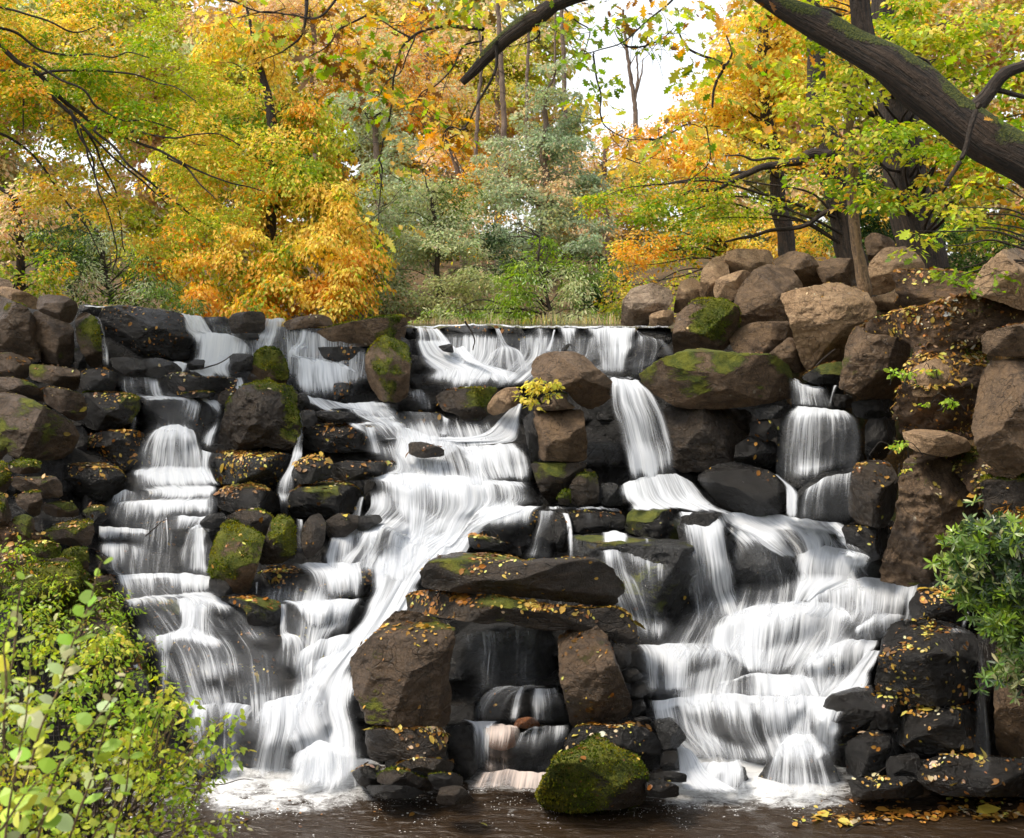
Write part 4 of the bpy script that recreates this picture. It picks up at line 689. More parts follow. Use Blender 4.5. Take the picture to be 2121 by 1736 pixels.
S('A', 'L .95 925,925 985,895 1040,880 1110,895 1190,930; B .8 850,1000 940,990 1050,980 1150,1000 1230,1020; B .72 808,1140 920,1150 1040,1145 1150,1150 1262,1145; S 1 758,1160 900,1160 1100,1160 1270,1170; L 1 752,1182 850,1176 1210,1180 1285,1230; B .68 752,1275 850,1282 1000,1262 1200,1262 1310,1255; S .95 845,1282 1000,1272 1330,1262; L .95 850,1292 1000,1282 1335,1272; B .62 850,1340 1050,1345 1335,1335; S .9 700,1350 900,1345 1330,1345; L .9 668,1362 760,1348 900,1342 1160,1355 1332,1350; B .6 662,1480 800,1492 960,1462 1160,1435 1332,1432; S .9 605,1500 800,1510 1000,1480 1200,1440 1340,1440')
S('A', 'L .9 1195,1030 1260,1045 1300,1060; B .9 1200,1120 1240,1150 1270,1120; S 1 1200,1180 1260,1190 1300,1230; B .95 1220,1255 1280,1260 1340,1255')
S('A', 'L .8 680,1320 760,1270 855,1318; B .7 662,1370 760,1365 860,1335', ew=8)
S('A', 'S 1 600,1500 750,1508 905,1520; L 1 600,1518 750,1524 905,1532; B .55 598,1600 750,1606 895,1600; S .9 585,1612 750,1608 920,1645; L .9 575,1640 750,1626 930,1660; B .6 580,1790 750,1800 945,1785; S .9 690,1796 850,1800 1000,1790')
S('A', 'S 1 985,1436 1100,1432 1200,1440 1335,1432; L .95 980,1448 1100,1444 1200,1452 1345,1440; B .55 980,1520 1100,1540 1200,1500 1270,1480')
S('A', 'L .8 1003,1450 1022,1450; B .7 1003,1630 1024,1632; B .6 980,1750 1040,1760', ew=5)
S('A', 'L 1 1140,1512 1195,1490 1250,1530; B .95 1090,1620 1180,1600 1270,1620; B .85 1035,1790 1110,1800 1200,1800 1310,1785', ew=10)
S('A', 'L .7 1195,1470 1215,1468; B .75 1185,1520 1225,1520', ew=4)
S('D', 'S 1 690,142 850,138 1000,132 1120,128 1275,150; L 1 695,158 850,154 1000,148 1120,146 1272,162; B .6 735,300 850,290 1000,268 1120,262 1262,245; S 1 720,300 880,272 1000,262 1120,255 1290,245; L .95 740,312 880,290 1040,285 1160,272 1300,300 1420,345; B .25 740,400 860,430 1040,450 1160,470 1330,470 1500,460', fade=(0, .4))
S('D', 'L 1 1070,290 1190,268 1310,310; B .95 1075,380 1190,370 1300,400; B .92 1058,478 1180,465 1300,520; S 1 980,500 1150,475 1240,510 1345,535; L .95 945,512 1140,485 1240,525 1350,545; B .5 940,600 1140,600 1300,640 1420,680', fade=(0, .3))
S('D', 'L .95 940,515 1050,498; B .85 935,620 1045,620; B .75 938,760 1040,740; B .6 900,930 1040,915')
S('D', 'L .95 1225,530 1335,540; B .9 1275,650 1350,660; B .8 1300,780 1370,800; B .85 1325,905 1400,905; S .8 1250,940 1480,930')
S('D', 'L .6 1300,530 1400,545; B .55 1390,600 1480,620; B .45 1450,680 1560,690')
S('D', 'L .6 1040,500 1230,520; B .4 1050,650 1240,650; B .2 1060,690 1290,690')
S('D', 'L .9 648,330 700,318; S .9 660,390 740,400; B .85 690,460 790,440; B .8 730,560 830,560; S .9 760,650 860,690; B .6 850,760 920,760; B .8 880,920 970,1010; S .6 950,1010 1120,1020')
S('D', 'L .95 1695,318 1742,312; B .95 1688,420 1755,420; B .95 1680,510 1760,500; L .9 1670,520 1780,496 1890,520; B .7 1660,620 1790,600 1960,580; B .6 1655,720 1780,760 1900,700', ew=9)
S('D', 'S 1 1700,302 1900,292 2100,292 2245,290; L .95 1745,310 1900,300 2100,300 2248,300; B .55 1770,480 1950,520 2060,570 2140,500', fade=(0, .3))
S('D', 'S .9 1740,78 1900,72 2100,70 2240,60; L .9 1840,122 1980,116 2100,114 2245,118; B .55 1880,284 2000,290 2100,290 2245,276')
S('D', 'L .85 1545,190 1562,185; B .6 1545,275 1558,275', ew=4)
S('D', 'S .9 1100,960 1250,918 1400,912 1500,930 1600,960; L .95 1085,985 1250,935 1400,930 1500,950 1570,985; B .7 1120,1120 1280,1100 1400,1080 1520,1100; B .6 1150,1190 1300,1190 1420,1200 1500,1200; B .55 1200,1390 1320,1400 1420,1400')
S('D', 'L .9 1500,980 1600,925 1760,862 1920,855; B .8 1450,1150 1600,1100 1800,1060 1960,1040; B .72 1395,1380 1560,1400 1700,1400 1850,1300', ew=20)
# upper middle
S('A', 'L 1 1603,243 1722,243; B .95 1572,325 1742,325; S 1 1550,350 1740,345; L .95 1545,370 1740,372; B .95 1520,440 1735,435; S .95 1500,500 1560,480')
S('A', 'S 1 1720,262 1830,255 1900,300; L .95 1820,312 1900,308; B .92 1795,400 1895,395; S 1 1730,420 1895,405; L .95 1735,436 1870,425; B .9 1720,470 1860,472; S 1 1725,478 1860,478 2080,512 2210,570; L 1 1735,500 1870,490 2060,520 2220,600; B .82 1735,600 1880,610 2080,610 2240,660; B .75 1745,700 1880,760 2080,765 2290,745')
S('B', 'L .6 -20,520 60,520 150,515; B .4 -20,420 60,430 150,440', fade=(0, .5)) if False else None
S('A', 'S 1 1790,690 1900,720 2080,760 2290,742; S 1 1870,790 2000,775 2140,790 2300,760; L .95 1890,806 2050,800 2200,795 2400,790; B .8 2020,860 2150,880 2300,860 2420,850; S 1 2080,880 2250,872 2400,870 2470,880; L .95 2100,890 2260,890 2400,880 2470,905; B .75 2180,970 2320,985 2440,960 2520,950; S 1 2290,985 2400,970 2540,965')
S('A', 'L .5 2180,880 2310,925; B .45 2200,1000 2320,1010; B .3 2210,1050 2360,1060')
S('A', 'L .95 1808,810 1840,830; B .9 1805,900 1845,910; B .85 1785,1000 1830,1010; S 1 1760,1060 1835,1060; L .95 1755,1080 1830,1090; S .95 1720,1170 1775,1180; B .9 1640,1280 1730,1310 1790,1270; S .9 1690,1315 1745,1315; B .9 1700,1420 1745,1425', ew=5)
S('A', 'L .95 1785,1455 1835,1458; B .92 1790,1580 1838,1580; B .9 1795,1720 1845,1722', ew=5)
# weir and the broad upper slope
S('B', 'S 1 395,290 500,284 640,289 700,276 850,273 1000,281 1120,290 1300,285 1420,291 1560,284 1700,290 1850,284 2010,290; S .9 395,299 500,293 640,297 700,284 850,281 1000,290 1120,299 1300,294 1420,300 1560,293 1700,300 1850,293 2010,298', fade=(0, 0), ew=5)
S('B', 'L .95 455,302 520,300 620,302; B .9 450,375 560,378 690,382; S 1 435,390 560,372 690,392; S 1 440,470 620,460 800,480; S 1 520,570 760,555 980,550 1190,590; S 1 500,655 700,668 980,660 1150,640', ew=20)
S('B', 'S 1 700,430 760,408 800,440; S 1 740,500 850,500 900,520; S 1 900,560 1000,560 1100,590; S .9 950,640 1050,650 1120,640', lift=.1)
S('B', 'L .95 950,305 975,302; B .95 962,350 1000,350; B .95 975,410 1025,410; L .9 930,440 1000,412 1070,412 1130,440; B .85 870,500 960,500 1080,500 1190,500; B .75 880,580 1000,600 1100,600 1200,575', ew=8)
S('B', 'L .7 1125,302 1220,302 1320,304; B .6 1135,380 1220,390 1330,370; B .5 1160,450 1230,450 1320,440')
S('B', 'L .8 1300,310 1320,310; B .8 1270,400 1310,400; B .7 1200,450 1300,450', ew=6)
S('B', 'L .82 1330,300 1400,300 1480,300; B .75 1335,380 1410,380 1490,390; B .7 1340,480 1440,480 1520,490')
S('B', 'L .85 1480,298 1560,298 1640,298 1800,300; B .68 1485,400 1560,400 1650,420 1800,400; B .66 1520,560 1600,590 1700,605 1780,600')
S('B', 'L .8 1795,305 1830,330; B .8 1800,340 1860,350; L .9 1780,385 1830,352 1890,352 1960,370; B .75 1765,480 1850,480 1960,440; B .72 1755,605 1830,610 1920,600', ew=8)
S('B', 'L .5 1930,365 1980,375; B .55 1960,420 2030,440; B .5 1980,470 2060,490', ew=6)
S('B', 'S .95 1380,590 1500,585 1650,595 1835,600; S .95 1500,600 1640,605 1835,612', fade=(0, 0))
S('B', 'L .85 428,682 500,670 570,690; B .6 430,780 520,800 600,800')
# middle treads to the big curtain
S('B', 'S 1 0,760 180,752 350,758; L 1 0,768 180,762 352,770; B .9 50,825 200,850 375,800; S 1 90,830 240,842 400,840; L .95 95,850 240,860 410,855; B .85 260,900 340,930 415,915')
S('B', 'L .6 140,895 260,905; B .62 160,990 290,1000; B .55 175,1060 330,1080')
S('B', 'L .5 345,808 450,806 620,815; B .35 400,900 520,930 660,945', fade=(0, .3))
S('B', 'L .9 615,815 720,885; B .72 600,900 740,950; B .65 590,950 760,960')
S('B', 'L .7 740,880 900,885; B .4 740,960 880,960')
S('B', 'L 1 1040,792 1100,752 1135,790; S 1 960,865 1060,850 1135,890; S 1 870,950 1000,940 1140,980; S 1 640,965 900,985 1150,1000; S 1 430,960 640,985 900,1020', ew=16)
S('B', 'S 1 260,905 420,900 560,955 900,970; S 1 270,960 440,970 640,1000 900,1030; L .97 270,1010 400,1090 640,1085 760,1070; B .85 340,1160 450,1175 600,1178 700,1180; S 1 200,1195 400,1185 700,1195', ew=20)
S('B', 'S 1 640,1000 800,1020 1000,1000 1150,1000; L .97 740,1130 850,1050 1000,1020 1150,1015; B .76 735,1200 860,1180 1000,1130 1170,1120; B .72 800,1225 980,1235 1180,1235')
S('B', 'S 1 158,1208 360,1178 700,1195 980,1225 1190,1235; L 1 235,1222 500,1205 800,1235 1080,1245 1215,1275; B .86 235,1340 500,1400 780,1400 1000,1350 1250,1375; B .84 300,1500 540,1560 720,1560 860,1450 950,1400; S 1 280,1580 540,1650 700,1640 820,1560', ew=20)
S('B', 'L .9 128,1330 165,1315; B .9 95,1430 145,1430; B .95 0,1545 150,1540', ew=6)
S('B', 'S .95 200,1470 280,1500 420,1560 560,1620; L .95 150,1530 300,1480 420,1590 500,1650; B .8 60,1640 240,1640 420,1760 520,1700; B .8 -40,1720 180,1800 400,1860 560,1760', ew=16)
S('B', 'S 1 860,1400 980,1380 1200,1380; L 1 830,1440 900,1410 1180,1398; S 1 760,1500 820,1560; S 1 640,1620 790,1650; S 1 400,1760 700,1740', ew=16)
# the great central fall down to the pool
S('Z', 'L .95 760,1125 860,1105 985,1120; S 1 765,1170 860,1165 950,1140; S .95 770,1215 840,1200 900,1160; S .97 740,1290 810,1260 870,1235; S 1 690,1350 770,1320 850,1260; S 1 650,1400 700,1380 760,1340', ew=22)
S('Z', 'L .95 690,1110 740,1085 790,1095; B .85 665,1160 720,1165 790,1170; S .8 670,1180 780,1190', ew=8)
S('Z', 'S 1 640,1370 720,1350 800,1290; L 1 600,1440 690,1400 760,1370; S .97 560,1500 660,1470 750,1440; S 1 590,1560 680,1530 765,1510; S .97 570,1600 680,1600 770,1590; S 1 540,1632 680,1640 770,1635', ew=26)
S('Z', 'L .95 600,1360 660,1325 740,1310; B .85 590,1430 650,1440 700,1420; S .8 590,1470 700,1460')
S('Z', 'L .6 600,1570 660,1530 740,1560; B .62 560,1625 660,1640 760,1640', lift=.15, ew=16)
# behind the capstone
S('Z', 'S .9 985,1050 1100,1048 1130,1052; L .85 980,1062 1060,1056 1115,1058; B .2 975,1110 1110,1110', fade=(0, .4))
S('B', 'L .95 1195,1408 1270,1405 1335,1412; B .88 1185,1500 1260,1510 1330,1500; B .85 1120,1640 1220,1660 1335,1660; B .8 1080,1700 1220,1710 1340,1710')
S('B', 'L .8 1340,1420 1395,1425; B .75 1375,1540 1425,1540; B .6 1390,1720 1430,1720', ew=5)
S('B', 'L .5 1470,1420 1560,1420; B .3 1490,1520 1570,1530', ew=5)
S('B', 'L .35 1420,1550 1470,1552; B .25 1430,1720 1470,1720', ew=6)
S('B', 'L .92 1560,1550 1640,1532 1710,1532 1770,1560; B .75 1550,1650 1640,1650 1790,1660; B .62 1540,1740 1660,1800 1850,1800; B .62 1600,1900 1750,1960 1920,1960; B .7 1700,2100 1800,2180 1960,2215', ew=14)
S('B', 'L .5 1850,1570 1890,1580; B .5 1860,1700 1900,1700; B .4 1880,1900 1930,1920', ew=5)
S('B', 'S .5 1240,1380 1400,1385 1600,1385 1700,1395; S .45 1240,1400 1400,1400 1600,1400 1730,1420', ew=6)
# tall fall, right stream
TALL = S('B', 'S@16.25 1.1 1645,600 1740,606 1838,618; L@16.1 1.05 1645,622 1730,628 1855,645; B@15.9 .95 1635,800 1740,760 1945,770; B@15.75 .84 1690,1000 1830,1000 2020,970; B@15.62 1 1730,1230 1900,1240 2075,1215', ew=7, drape=False)
S('B', 'L@16.3 .3 1630,780 1650,780; B@16.2 .22 1635,1220 1665,1220', ew=4, drape=False)
S('C', 'L@15.75 .9 695,595 730,605 775,640; B@15.6 .85 720,690 760,700 800,690; B@15.3 .9 710,760 760,765 830,775', ew=6)
S('C', 'L@15.6 .8 880,665 905,672; B@15.4 .8 850,780 880,780', ew=4); S('C', 'L@15.6 .8 950,650 985,655; B@15.4 .8 920,780 950,785', ew=4)
S('C', 'L@15.8 .9 680,590 760,640 850,652 990,655; B@15.5 .75 690,700 780,700 880,715 960,720; B@15.35 .8 690,775 830,785 1000,795')
S('C', 'L@15.35 .95 690,765 830,778 960,790 1060,810; B@15.1 .66 630,850 830,840 1000,840 1110,860; B@15.0 .5 605,1000 800,1000 960,1000 1135,1010; B@14.9 .5 600,1190 780,1260 960,1200 1120,1160', ew=8)
S('C', 'L@14.6 .75 590,1180 620,1185; S 1 660,1260 740,1270; B 1 675,1330 745,1330; B 1 665,1460 735,1460', ew=8)
S('C', 'L@14.3 .7 770,1290 900,1200 1090,1165; B .45 730,1380 900,1330 1080,1330; B .4 725,1470 900,1480 1060,1470', ew=8)
# the big right flow
S('Z', 'S@15.65 1 1272,1010 1340,985 1400,980 1445,1005; S@15.4 1 1275,1040 1350,1035 1420,1030 1480,1045; S@15.1 1 1290,1060 1400,1055 1480,1062 1560,1075', ew=14)
S('Z', 'S .95 1395,1062 1450,1060 1500,1072; L 1 1400,1078 1450,1072 1510,1092; B .9 1415,1140 1460,1150 1525,1170; B .82 1425,1210 1480,1230 1535,1230; B .8 1435,1335 1490,1310 1560,1275', ew=12)
S('Z', 'S 1 1480,1060 1600,1065 1700,1080 1770,1090; S 1 1490,1085 1600,1080 1700,1090 1780,1100; L .97 1530,1100 1610,1092 1700,1098 1800,1125; B .92 1570,1125 1650,1125 1720,1130 1800,1150; S .9 1630,1160 1680,1155 1740,1150', ew=14)
S('Z', 'L .9 1755,1088 1780,1090; B .8 1760,1130 1790,1135', ew=5)
S('Z', 'L .97 1650,1150 1700,1130 1790,1145 1815,1165; B .88 1640,1190 1700,1190 1800,1200; S 1 1640,1205 1730,1200 1810,1205; B .95 1630,1260 1680,1250 1700,1240', ew=10)
S('Z', 'L 1 1855,1160 1875,1162; B .9 1850,1195 1880,1195', ew=6)
S('Z', 'S 1 1640,1225 1700,1205 1800,1195 1915,1205; L .95 1660,1235 1730,1212 1800,1205 1915,1215; B .72 1665,1260 1760,1270 1900,1280; B .8 1640,1270 1770,1310 1895,1300', ew=12)
S('Z', 'L .85 1770,1300 1820,1270 1880,1275; B .55 1760,1350 1820,1330 1880,1300', ew=12)
S('Z', 'S 1 1560,1262 1640,1245 1750,1250; L 1 1470,1290 1530,1258 1640,1250 1750,1258 1785,1300; B .84 1455,1340 1540,1340 1650,1330 1785,1350; B .85 1500,1400 1560,1405 1640,1400 1700,1380', ew=40)
S('Z', 'S .95 1300,1338 1400,1332 1500,1335; L .95 1312,1350 1400,1345 1525,1348; B .72 1318,1400 1400,1400 1515,1400; B .75 1325,1440 1400,1442 1500,1440', ew=9)
S('Z', 'S .95 1690,1350 1760,1325 1825,1325; L .9 1655,1370 1720,1338 1825,1335; B .62 1660,1420 1740,1410 1810,1380; B .75 1680,1440 1760,1430', ew=10)
S('Z', 'L 1 1485,1415 1560,1393 1690,1402; B .92 1475,1445 1560,1448 1710,1445', ew=10)
S('Z', 'S 1 1325,1455 1450,1438 1600,1440 1740,1445; L 1 1320,1475 1440,1448 1600,1450 1745,1455; B .78 1335,1530 1440,1520 1600,1520 1745,1500; B .72 1405,1575 1500,1585 1600,1580 1740,1570', ew=14)
S('Z', 'S 1 1790,1350 1830,1345; L 1 1760,1385 1822,1365; S 1 1700,1435 1810,1420; S .9 1670,1480 1775,1445; B .8 1680,1560 1740,1500; B .75 1690,1590 1745,1570', ew=12, lift=.15)
S('Z', 'L .7 1600,1555 1640,1520 1700,1520; B .55 1570,1600 1650,1590 1740,1600; B .6 1555,1645 1650,1655 1760,1645', ew=10, lift=.1)
S('Z', 'L 1 1395,1540 1440,1555; B 1 1405,1600 1470,1600; S 1 1410,1640 1550,1642', ew=8, lift=.2)
S('Z', 'S 1 1450,1580 1540,1575; L 1 1430,1600 1560,1590; B .75 1415,1645 1560,1648', ew=10, lift=.15)
S('Z', 'L .3 1808,1445 1813,1445; B .3 1818,1600 1824,1600', ew=2, lift=.6)
S('Z', 'L@11.3 .6 1995,1272 2010,1268; B@11.2 .6 1985,1305 2000,1308', ew=4)
S('Z', 'S@11.3 .7 1960,1300 2000,1305; S@11.1 .5 1955,1312 2025,1312', ew=4)
S('Z', 'L@11.0 .6 2026,1360 2034,1360; B@10.9 .55 2020,1480 2045,1480; B@10.8 .42 2012,1570 2058,1572; B@10.5 .1 2000,1630 2060,1635', ew=5, drape=False)
S('Z', 'L .5 1655,1560 1700,1545; B .3 1660,1600 1720,1600') if False else None
# in the grotto
S('E', 'L@12.9 .5 720,500 1000,480 1340,500; B@12.8 .45 740,600 1000,600 1340,600; B@12.65 .42 760,1000 900,850 1340,830', drape=False, ew=20)
S('E', 'S@12.4 .8 880,840 1000,815 1330,820; L .7 860,870 1000,838 1100,838; B .5 780,1020 900,1035 1000,1030', ew=10)
S('E', 'L .85 1060,840 1120,820 1180,840; B .75 1020,1030 1060,1040 1110,1020', ew=8)
S('E', 'L .75 1170,825 1340,830; B .6 1150,1030 1290,1050 1410,1050', ew=8)
S('E', 'S .8 700,1020 870,1030 1000,1040; L .7 800,1045 900,1050 940,1060; B .5 820,1350 930,1350', ew=8)
S('E', 'S 1 890,1042 1000,1040 1080,1055; L .95 880,1060 1000,1055 1110,1075; B .8 870,1180 990,1200 1080,1200; B .95 850,1350 980,1350 1090,1340', WATERP, ew=10)
S('E', 'S .8 1080,1120 1180,1060 1400,1058; L .8 1080,1140 1180,1075 1400,1070; B .6 1040,1200 1200,1200 1390,1200; B .6 1050,1330 1180,1330 1290,1330', ew=10)
S('E', 'S .7 800,1345 980,1325 1290,1330; L .62 780,1370 980,1340 1300,1345; B .6 750,1440 1000,1450 1280,1450', WATERP, ew=12, lift=.2)
# ---------------------------------------------------------------- leaves, branches, trees
SH = dict(blade=[(0, .025), (.6, .02), (1, 0), (.6, -.02), (0, -.025)], quad=[(0, 0), (.45, .3), (1, 0), (.45, -.3)], oval=[(0, 0), (.22, .25), (.62, .29), (1, 0), (.62, -.29), (.22, -.25)],
          long=[(0, 0), (.3, .10), (.7, .12), (1, 0), (.7, -.12), (.3, -.10)],
          oak=[(0, .02), (.2, .08), (.27, .24), (.36, .11), (.5, .34), (.6, .14), (.76, .28), (.82, .12), (1, 0), (.82, -.12), (.76, -.28), (.6, -.14), (.5, -.34), (.36, -.11), (.27, -.24), (.2, -.08), (0, -.02)])
def norm(a): return a/np.maximum(1e-9, np.linalg.norm(a, axis=-1, keepdims=True))
def leaf_geo(C, D, Nn, size, col, shape, fold=.25, curl=.25):
    t = np.array(SH[shape]); k = len(t); D = norm(D); Sd = norm(np.cross(Nn, D)); Nn = np.cross(D, Sd)
    z = fold*np.abs(t[:, 1])[None] - curl*(t[:, 0]**2)[None]*RNG.uniform(-.3, 1, (len(C), 1))
    V = C[:, None] + size[:, None, None]*(t[None, :, :1]*D[:, None] + t[None, :, 1:]*Sd[:, None] + z[..., None]*Nn[:, None])
    return V.reshape(-1, 3), np.arange(len(C)*k).reshape(-1, k), np.repeat(np.c_[col, np.ones(len(C))], k, 0)
PAL = dict(mossg=(.10, .135, .008), mossy=(.21, .20, .018), mossd=(.04, .06, .006), orange=(.80, .43, .075), gold=(.84, .60, .12), green=(.22, .33, .03), lime=(.46, .50, .06), grey=(.43, .48, .28), blue=(.33, .40, .24), dark=(.035, .07, .018),
           rust=(.42, .18, .03), peach=(.82, .60, .36), olive=(.40, .42, .18), yellow=(.72, .62, .12), fresh=(.36, .50, .07), pale=(.56, .60, .32), mid=(.13, .21, .04), brown=(.20, .09, .02))
def colours(pal, pos, sc, seed, jit=.22):
    nm = list(pal.items()); w = np.array([x for _, x in nm], float)
    f = np.stack([fbm(pos, sc, 3, seed+31*i)*1.1 + np.log(w[i]/w.sum())*.42 + RNG.gumbel(size=len(pos))*.24 for i in range(len(nm))], -1)
    c = np.array([PAL[n] for n, _ in nm])[f.argmax(1)]
    return np.clip(c*np.exp(RNG.normal(0, jit, (len(pos), 1)))*np.exp(RNG.normal(0, .07, (len(pos), 3))), 0, .9)
def tube_geo(p, r, n=7, rough=0., seed=0, wob=0.):
    p = np.asarray(p, float); r = np.asarray(r, float); d = np.r_[0, np.cumsum(np.linalg.norm(np.diff(p, axis=0), axis=1))]
    m = int(np.clip(d[-1]/max(.02, r.max()*.9), 4, 90)); t = np.linspace(0, d[-1], m)
    # smooth path
    q = np.stack([np.interp(t, d, p[:, i]) for i in range(3)], 1); k = max(1, m//(10 if len(p) < 12 else 26)); ker = np.ones(2*k+1)/(2*k+1)
    e = np.pad(q, ((k, k), (0, 0)), 'reflect', reflect_type='odd'); q = np.stack([np.convolve(e[:, i], ker, 'valid') for i in range(3)], 1)
    if wob: q[1:] += wob*np.stack([vnoise(np.stack([t[1:]/max(.15, wob*7), 0*t[1:]+seed, 0*t[1:]+i], -1)) for i in range(3)], 1)
    R_ = np.interp(t, d, r); tg = norm(np.gradient(q, axis=0)); up = np.where(np.abs(tg[:, 2:]) > .9, [[1., 0, 0]], [[0, 0, 1.]]); a = norm(np.cross(tg, up)); b = np.cross(tg, a)
    ph = np.linspace(0, 2*np.pi, n, endpoint=False); cs = np.cos(ph)[None, :, None]; sn = np.sin(ph)[None, :, None]
    dirv = a[:, None]*cs + b[:, None]*sn; V = q[:, None] + dirv*R_[:, None, None]
    if rough: V += dirv*(fbm(V*(1, 1, 1), 3.2, 4, seed)*rough*R_[:, None])[..., None]
    i = np.arange(m-1)[:, None]*n; j = np.arange(n)[None]; j2 = (j+1) % n
    Fc = np.stack([i+j, i+j2, i+n+j2, i+n+j], -1).reshape(-1, 4)
    fl = np.stack([ph[None]/(2*np.pi)*np.ones((m, 1))*R_.max()*6, t[:, None]*np.ones((1, n)), 0*t[:, None]*np.ones((1, n))], -1)
    caps = np.array([[(m-1)*n+x for x in range(n)]])
    return V.reshape(-1, 3), Fc, fl.reshape(-1, 3)
class TB:
    def __init__(s): s.V = []; s.F = []; s.f = []; s.o = 0
    def add(s, p, r, **k):
        V, Fc, fl = tube_geo(p, r, **k); s.V.append(V); s.F.append(Fc+s.o); s.f.append(fl); s.o += len(V)
    def obj(s, name, mat, parent):
        return put(parent, mesh_obj(name, np.vstack(s.V), np.vstack(s.F), mat, attrs={'fl': ('FLOAT_VECTOR', np.vstack(s.f))}))
def cloud(blobs, dens, clump, per, size, pal, shape, seed, flat=.35, droop=.5, fill=.45, csc=.8, jit=.22):
    """leaf sprays through a set of ellipsoids; returns geometry and the spray centres"""
    Cs = []
    for (u, v, Y, ru, rv, *dd) in blobs:
        rx, rz = ru*Y/F, rv*Y/F; ry = dd[0] if dd else .8*min(rx, rz)+.3
        n = max(3, int(dens*rx*rz*(1+ry)/(clump**2))); d = norm(RNG.normal(size=(n, 3))); r = RNG.uniform(fill, 1, n)**.6
        Cs.append(P(u, v, Y) + d*r[:, None]*[rx, ry, rz])
    C = np.vstack(Cs); keep = fbm(C, .9/clump*.4, 2, seed) > -.55; keep[0] = True; C = C[keep]
    n = len(C)*per; base = np.repeat(C, per, 0); cl = np.repeat(clump*RNG.uniform(.6, 1.25, len(C)), per)
    th = RNG.uniform(0, 2*np.pi, n); rr = np.sqrt(RNG.uniform(0, 1, n)); tilt = np.repeat(RNG.normal(0, .25, (len(C), 2)), per, 0)
    off = np.stack([np.cos(th)*rr, np.sin(th)*rr, RNG.normal(0, flat*.5, n)], -1); off[:, 2] += off[:, 0]*tilt[:, 0]+off[:, 1]*tilt[:, 1] - droop*rr**2*.6
    pos = base + off*cl[:, None]
    D = np.stack([np.cos(th), np.sin(th), -droop*(.4+rr)], -1) + RNG.normal(0, .45, (n, 3)); Nn = np.array([0, 0, 1.]) + RNG.normal(0, .55, (n, 3)) + off*[.3, .3, 0]
    sz = size*np.exp(RNG.normal(0, .22, n)); col = colours(pal, pos, csc, seed, jit)
    return leaf_geo(pos, D, Nn, sz, col, shape), C
def crown_obj(name, geo, parent, mat=None):
    V, Fc, c = geo; return put(parent, mesh_obj(name, V, Fc, mat or LEAF, smooth=False, attrs={'col': ('FLOAT_COLOR', c)}))
def tree(name, label, cat, foot, blobs, dens=1.6, clump=.4, per=55, size=.11, pal=None, shape='quad', seed=0, trunk=.12, group=None, bark=None, trunk_path=None, mat=None, nb=40, **k):
    fu, fv, fy = foot; root = empty(name, P(fu, fv, fy), label, cat, group)
    geo, C = cloud(blobs, dens*(1.75 if fy > 15 else 1), clump, int(per*(2.5 if fy > 15 else 1.3)), size*(.72 if fy > 15 else .9), pal, shape, seed, **k); crown_obj('crown', geo, root, mat)
    t = TB(); top = C[:, 2].max()
    if trunk_path is None: c = C.mean(0); tp = np.array([P(fu, fv, fy), P(fu, fv, fy)*.6+c*.4 + [.1, 0, 0], [c[0], c[1], c[2]*.5+top*.5], [C[C[:, 2].argmax()][0]*.5+c[0]*.5, c[1], top]]); tr = [trunk*1.25, trunk, trunk*.6, trunk*.15]
    else: tp = np.array([P(a, b, c_) for a, b, c_, _ in trunk_path]); tr = [w for *_, w in trunk_path]
    t.add(tp, tr, n=12, rough=.12, seed=seed, wob=trunk*.5)
    tt = np.linspace(0, 1, 24); d = np.r_[0, np.cumsum(np.linalg.norm(np.diff(tp, axis=0), axis=1))]; d = d/d[-1]; q = np.stack([np.interp(tt, d, tp[:, i]) for i in range(3)], 1)
    t.obj('trunk', bark or BARK, root)
    if nb:
        b = TB(); idx = RNG.permutation(len(C))[:nb]
        for i in idx:
            low = q[q[:, 2] < max(C[i, 2]-.2, q[3, 2])]; a = low[np.linalg.norm(low-C[i], axis=1).argmin()]; mid = a*.5+C[i]*.5+[0, 0, .12*np.linalg.norm(C[i]-a)]
            L = np.linalg.norm(C[i]-a); b.add([a, mid, C[i]], [min(trunk*.35, .008+.006*L), .006+.003*L, .004], n=5, seed=int(i), wob=.05+.02*L)
        b.obj('branches', bark or BARK, root)
    return root
BG = 'trees beyond the weir'
tree('golden_tree', 'tall golden orange tree with drooping leaf sprays left of centre', 'tree', (560, 668, 27), [(500, 110, 27, 110, 90), (570, 220, 27.3, 110, 90), (630, 300, 26.5, 80, 90), (480, 330, 27, 150, 130), (600, 400, 26.5, 130, 90), (700, 430, 26, 70, 90), (470, 520, 26, 190, 100), (640, 540, 25.5, 150, 100), (740, 570, 25, 55, 75), (560, 610, 24.6, 200, 45)],
     dens=2.0, clump=.45, per=70, size=.13, pal=dict(orange=5, gold=6, lime=2.4, green=1.6), seed=3, group=BG, droop=1.1, trunk=.16)
tree('beech_tree', 'dark-branched beech reaching in from the left edge with green and orange leaves', 'tree', (-420, 760, 17), [(60, 60, 17, 160, 90, 1.2), (240, 50, 17.5, 150, 80, 1.2), (310, 170, 17, 170, 90, 1.2), (110, 220, 16.5, 150, 110, 1.2), (330, 300, 16.6, 160, 90, 1), (470, 400, 16.5, 110, 70, 1), (230, 400, 16.5, 150, 80, 1), (560, 320, 17, 80, 60, .8), (430, 200, 17.5, 110, 90, 1), (-60, 120, 16, 130, 160, 1.5), (380, 480, 16.6, 100, 50, .8)],
     dens=1.5, clump=.3, per=50, size=.08, pal=dict(lime=6, green=5, orange=2, gold=4), seed=9, group='trees hanging over the cascade', trunk_path=[(-420, 760, 17, .3), (-330, 300, 17, .25), (-250, 120, 17, .2), (-160, -200, 17, .12)], nb=0, droop=.4)
bt = bpy.data.objects['beech_tree']; b = TB()
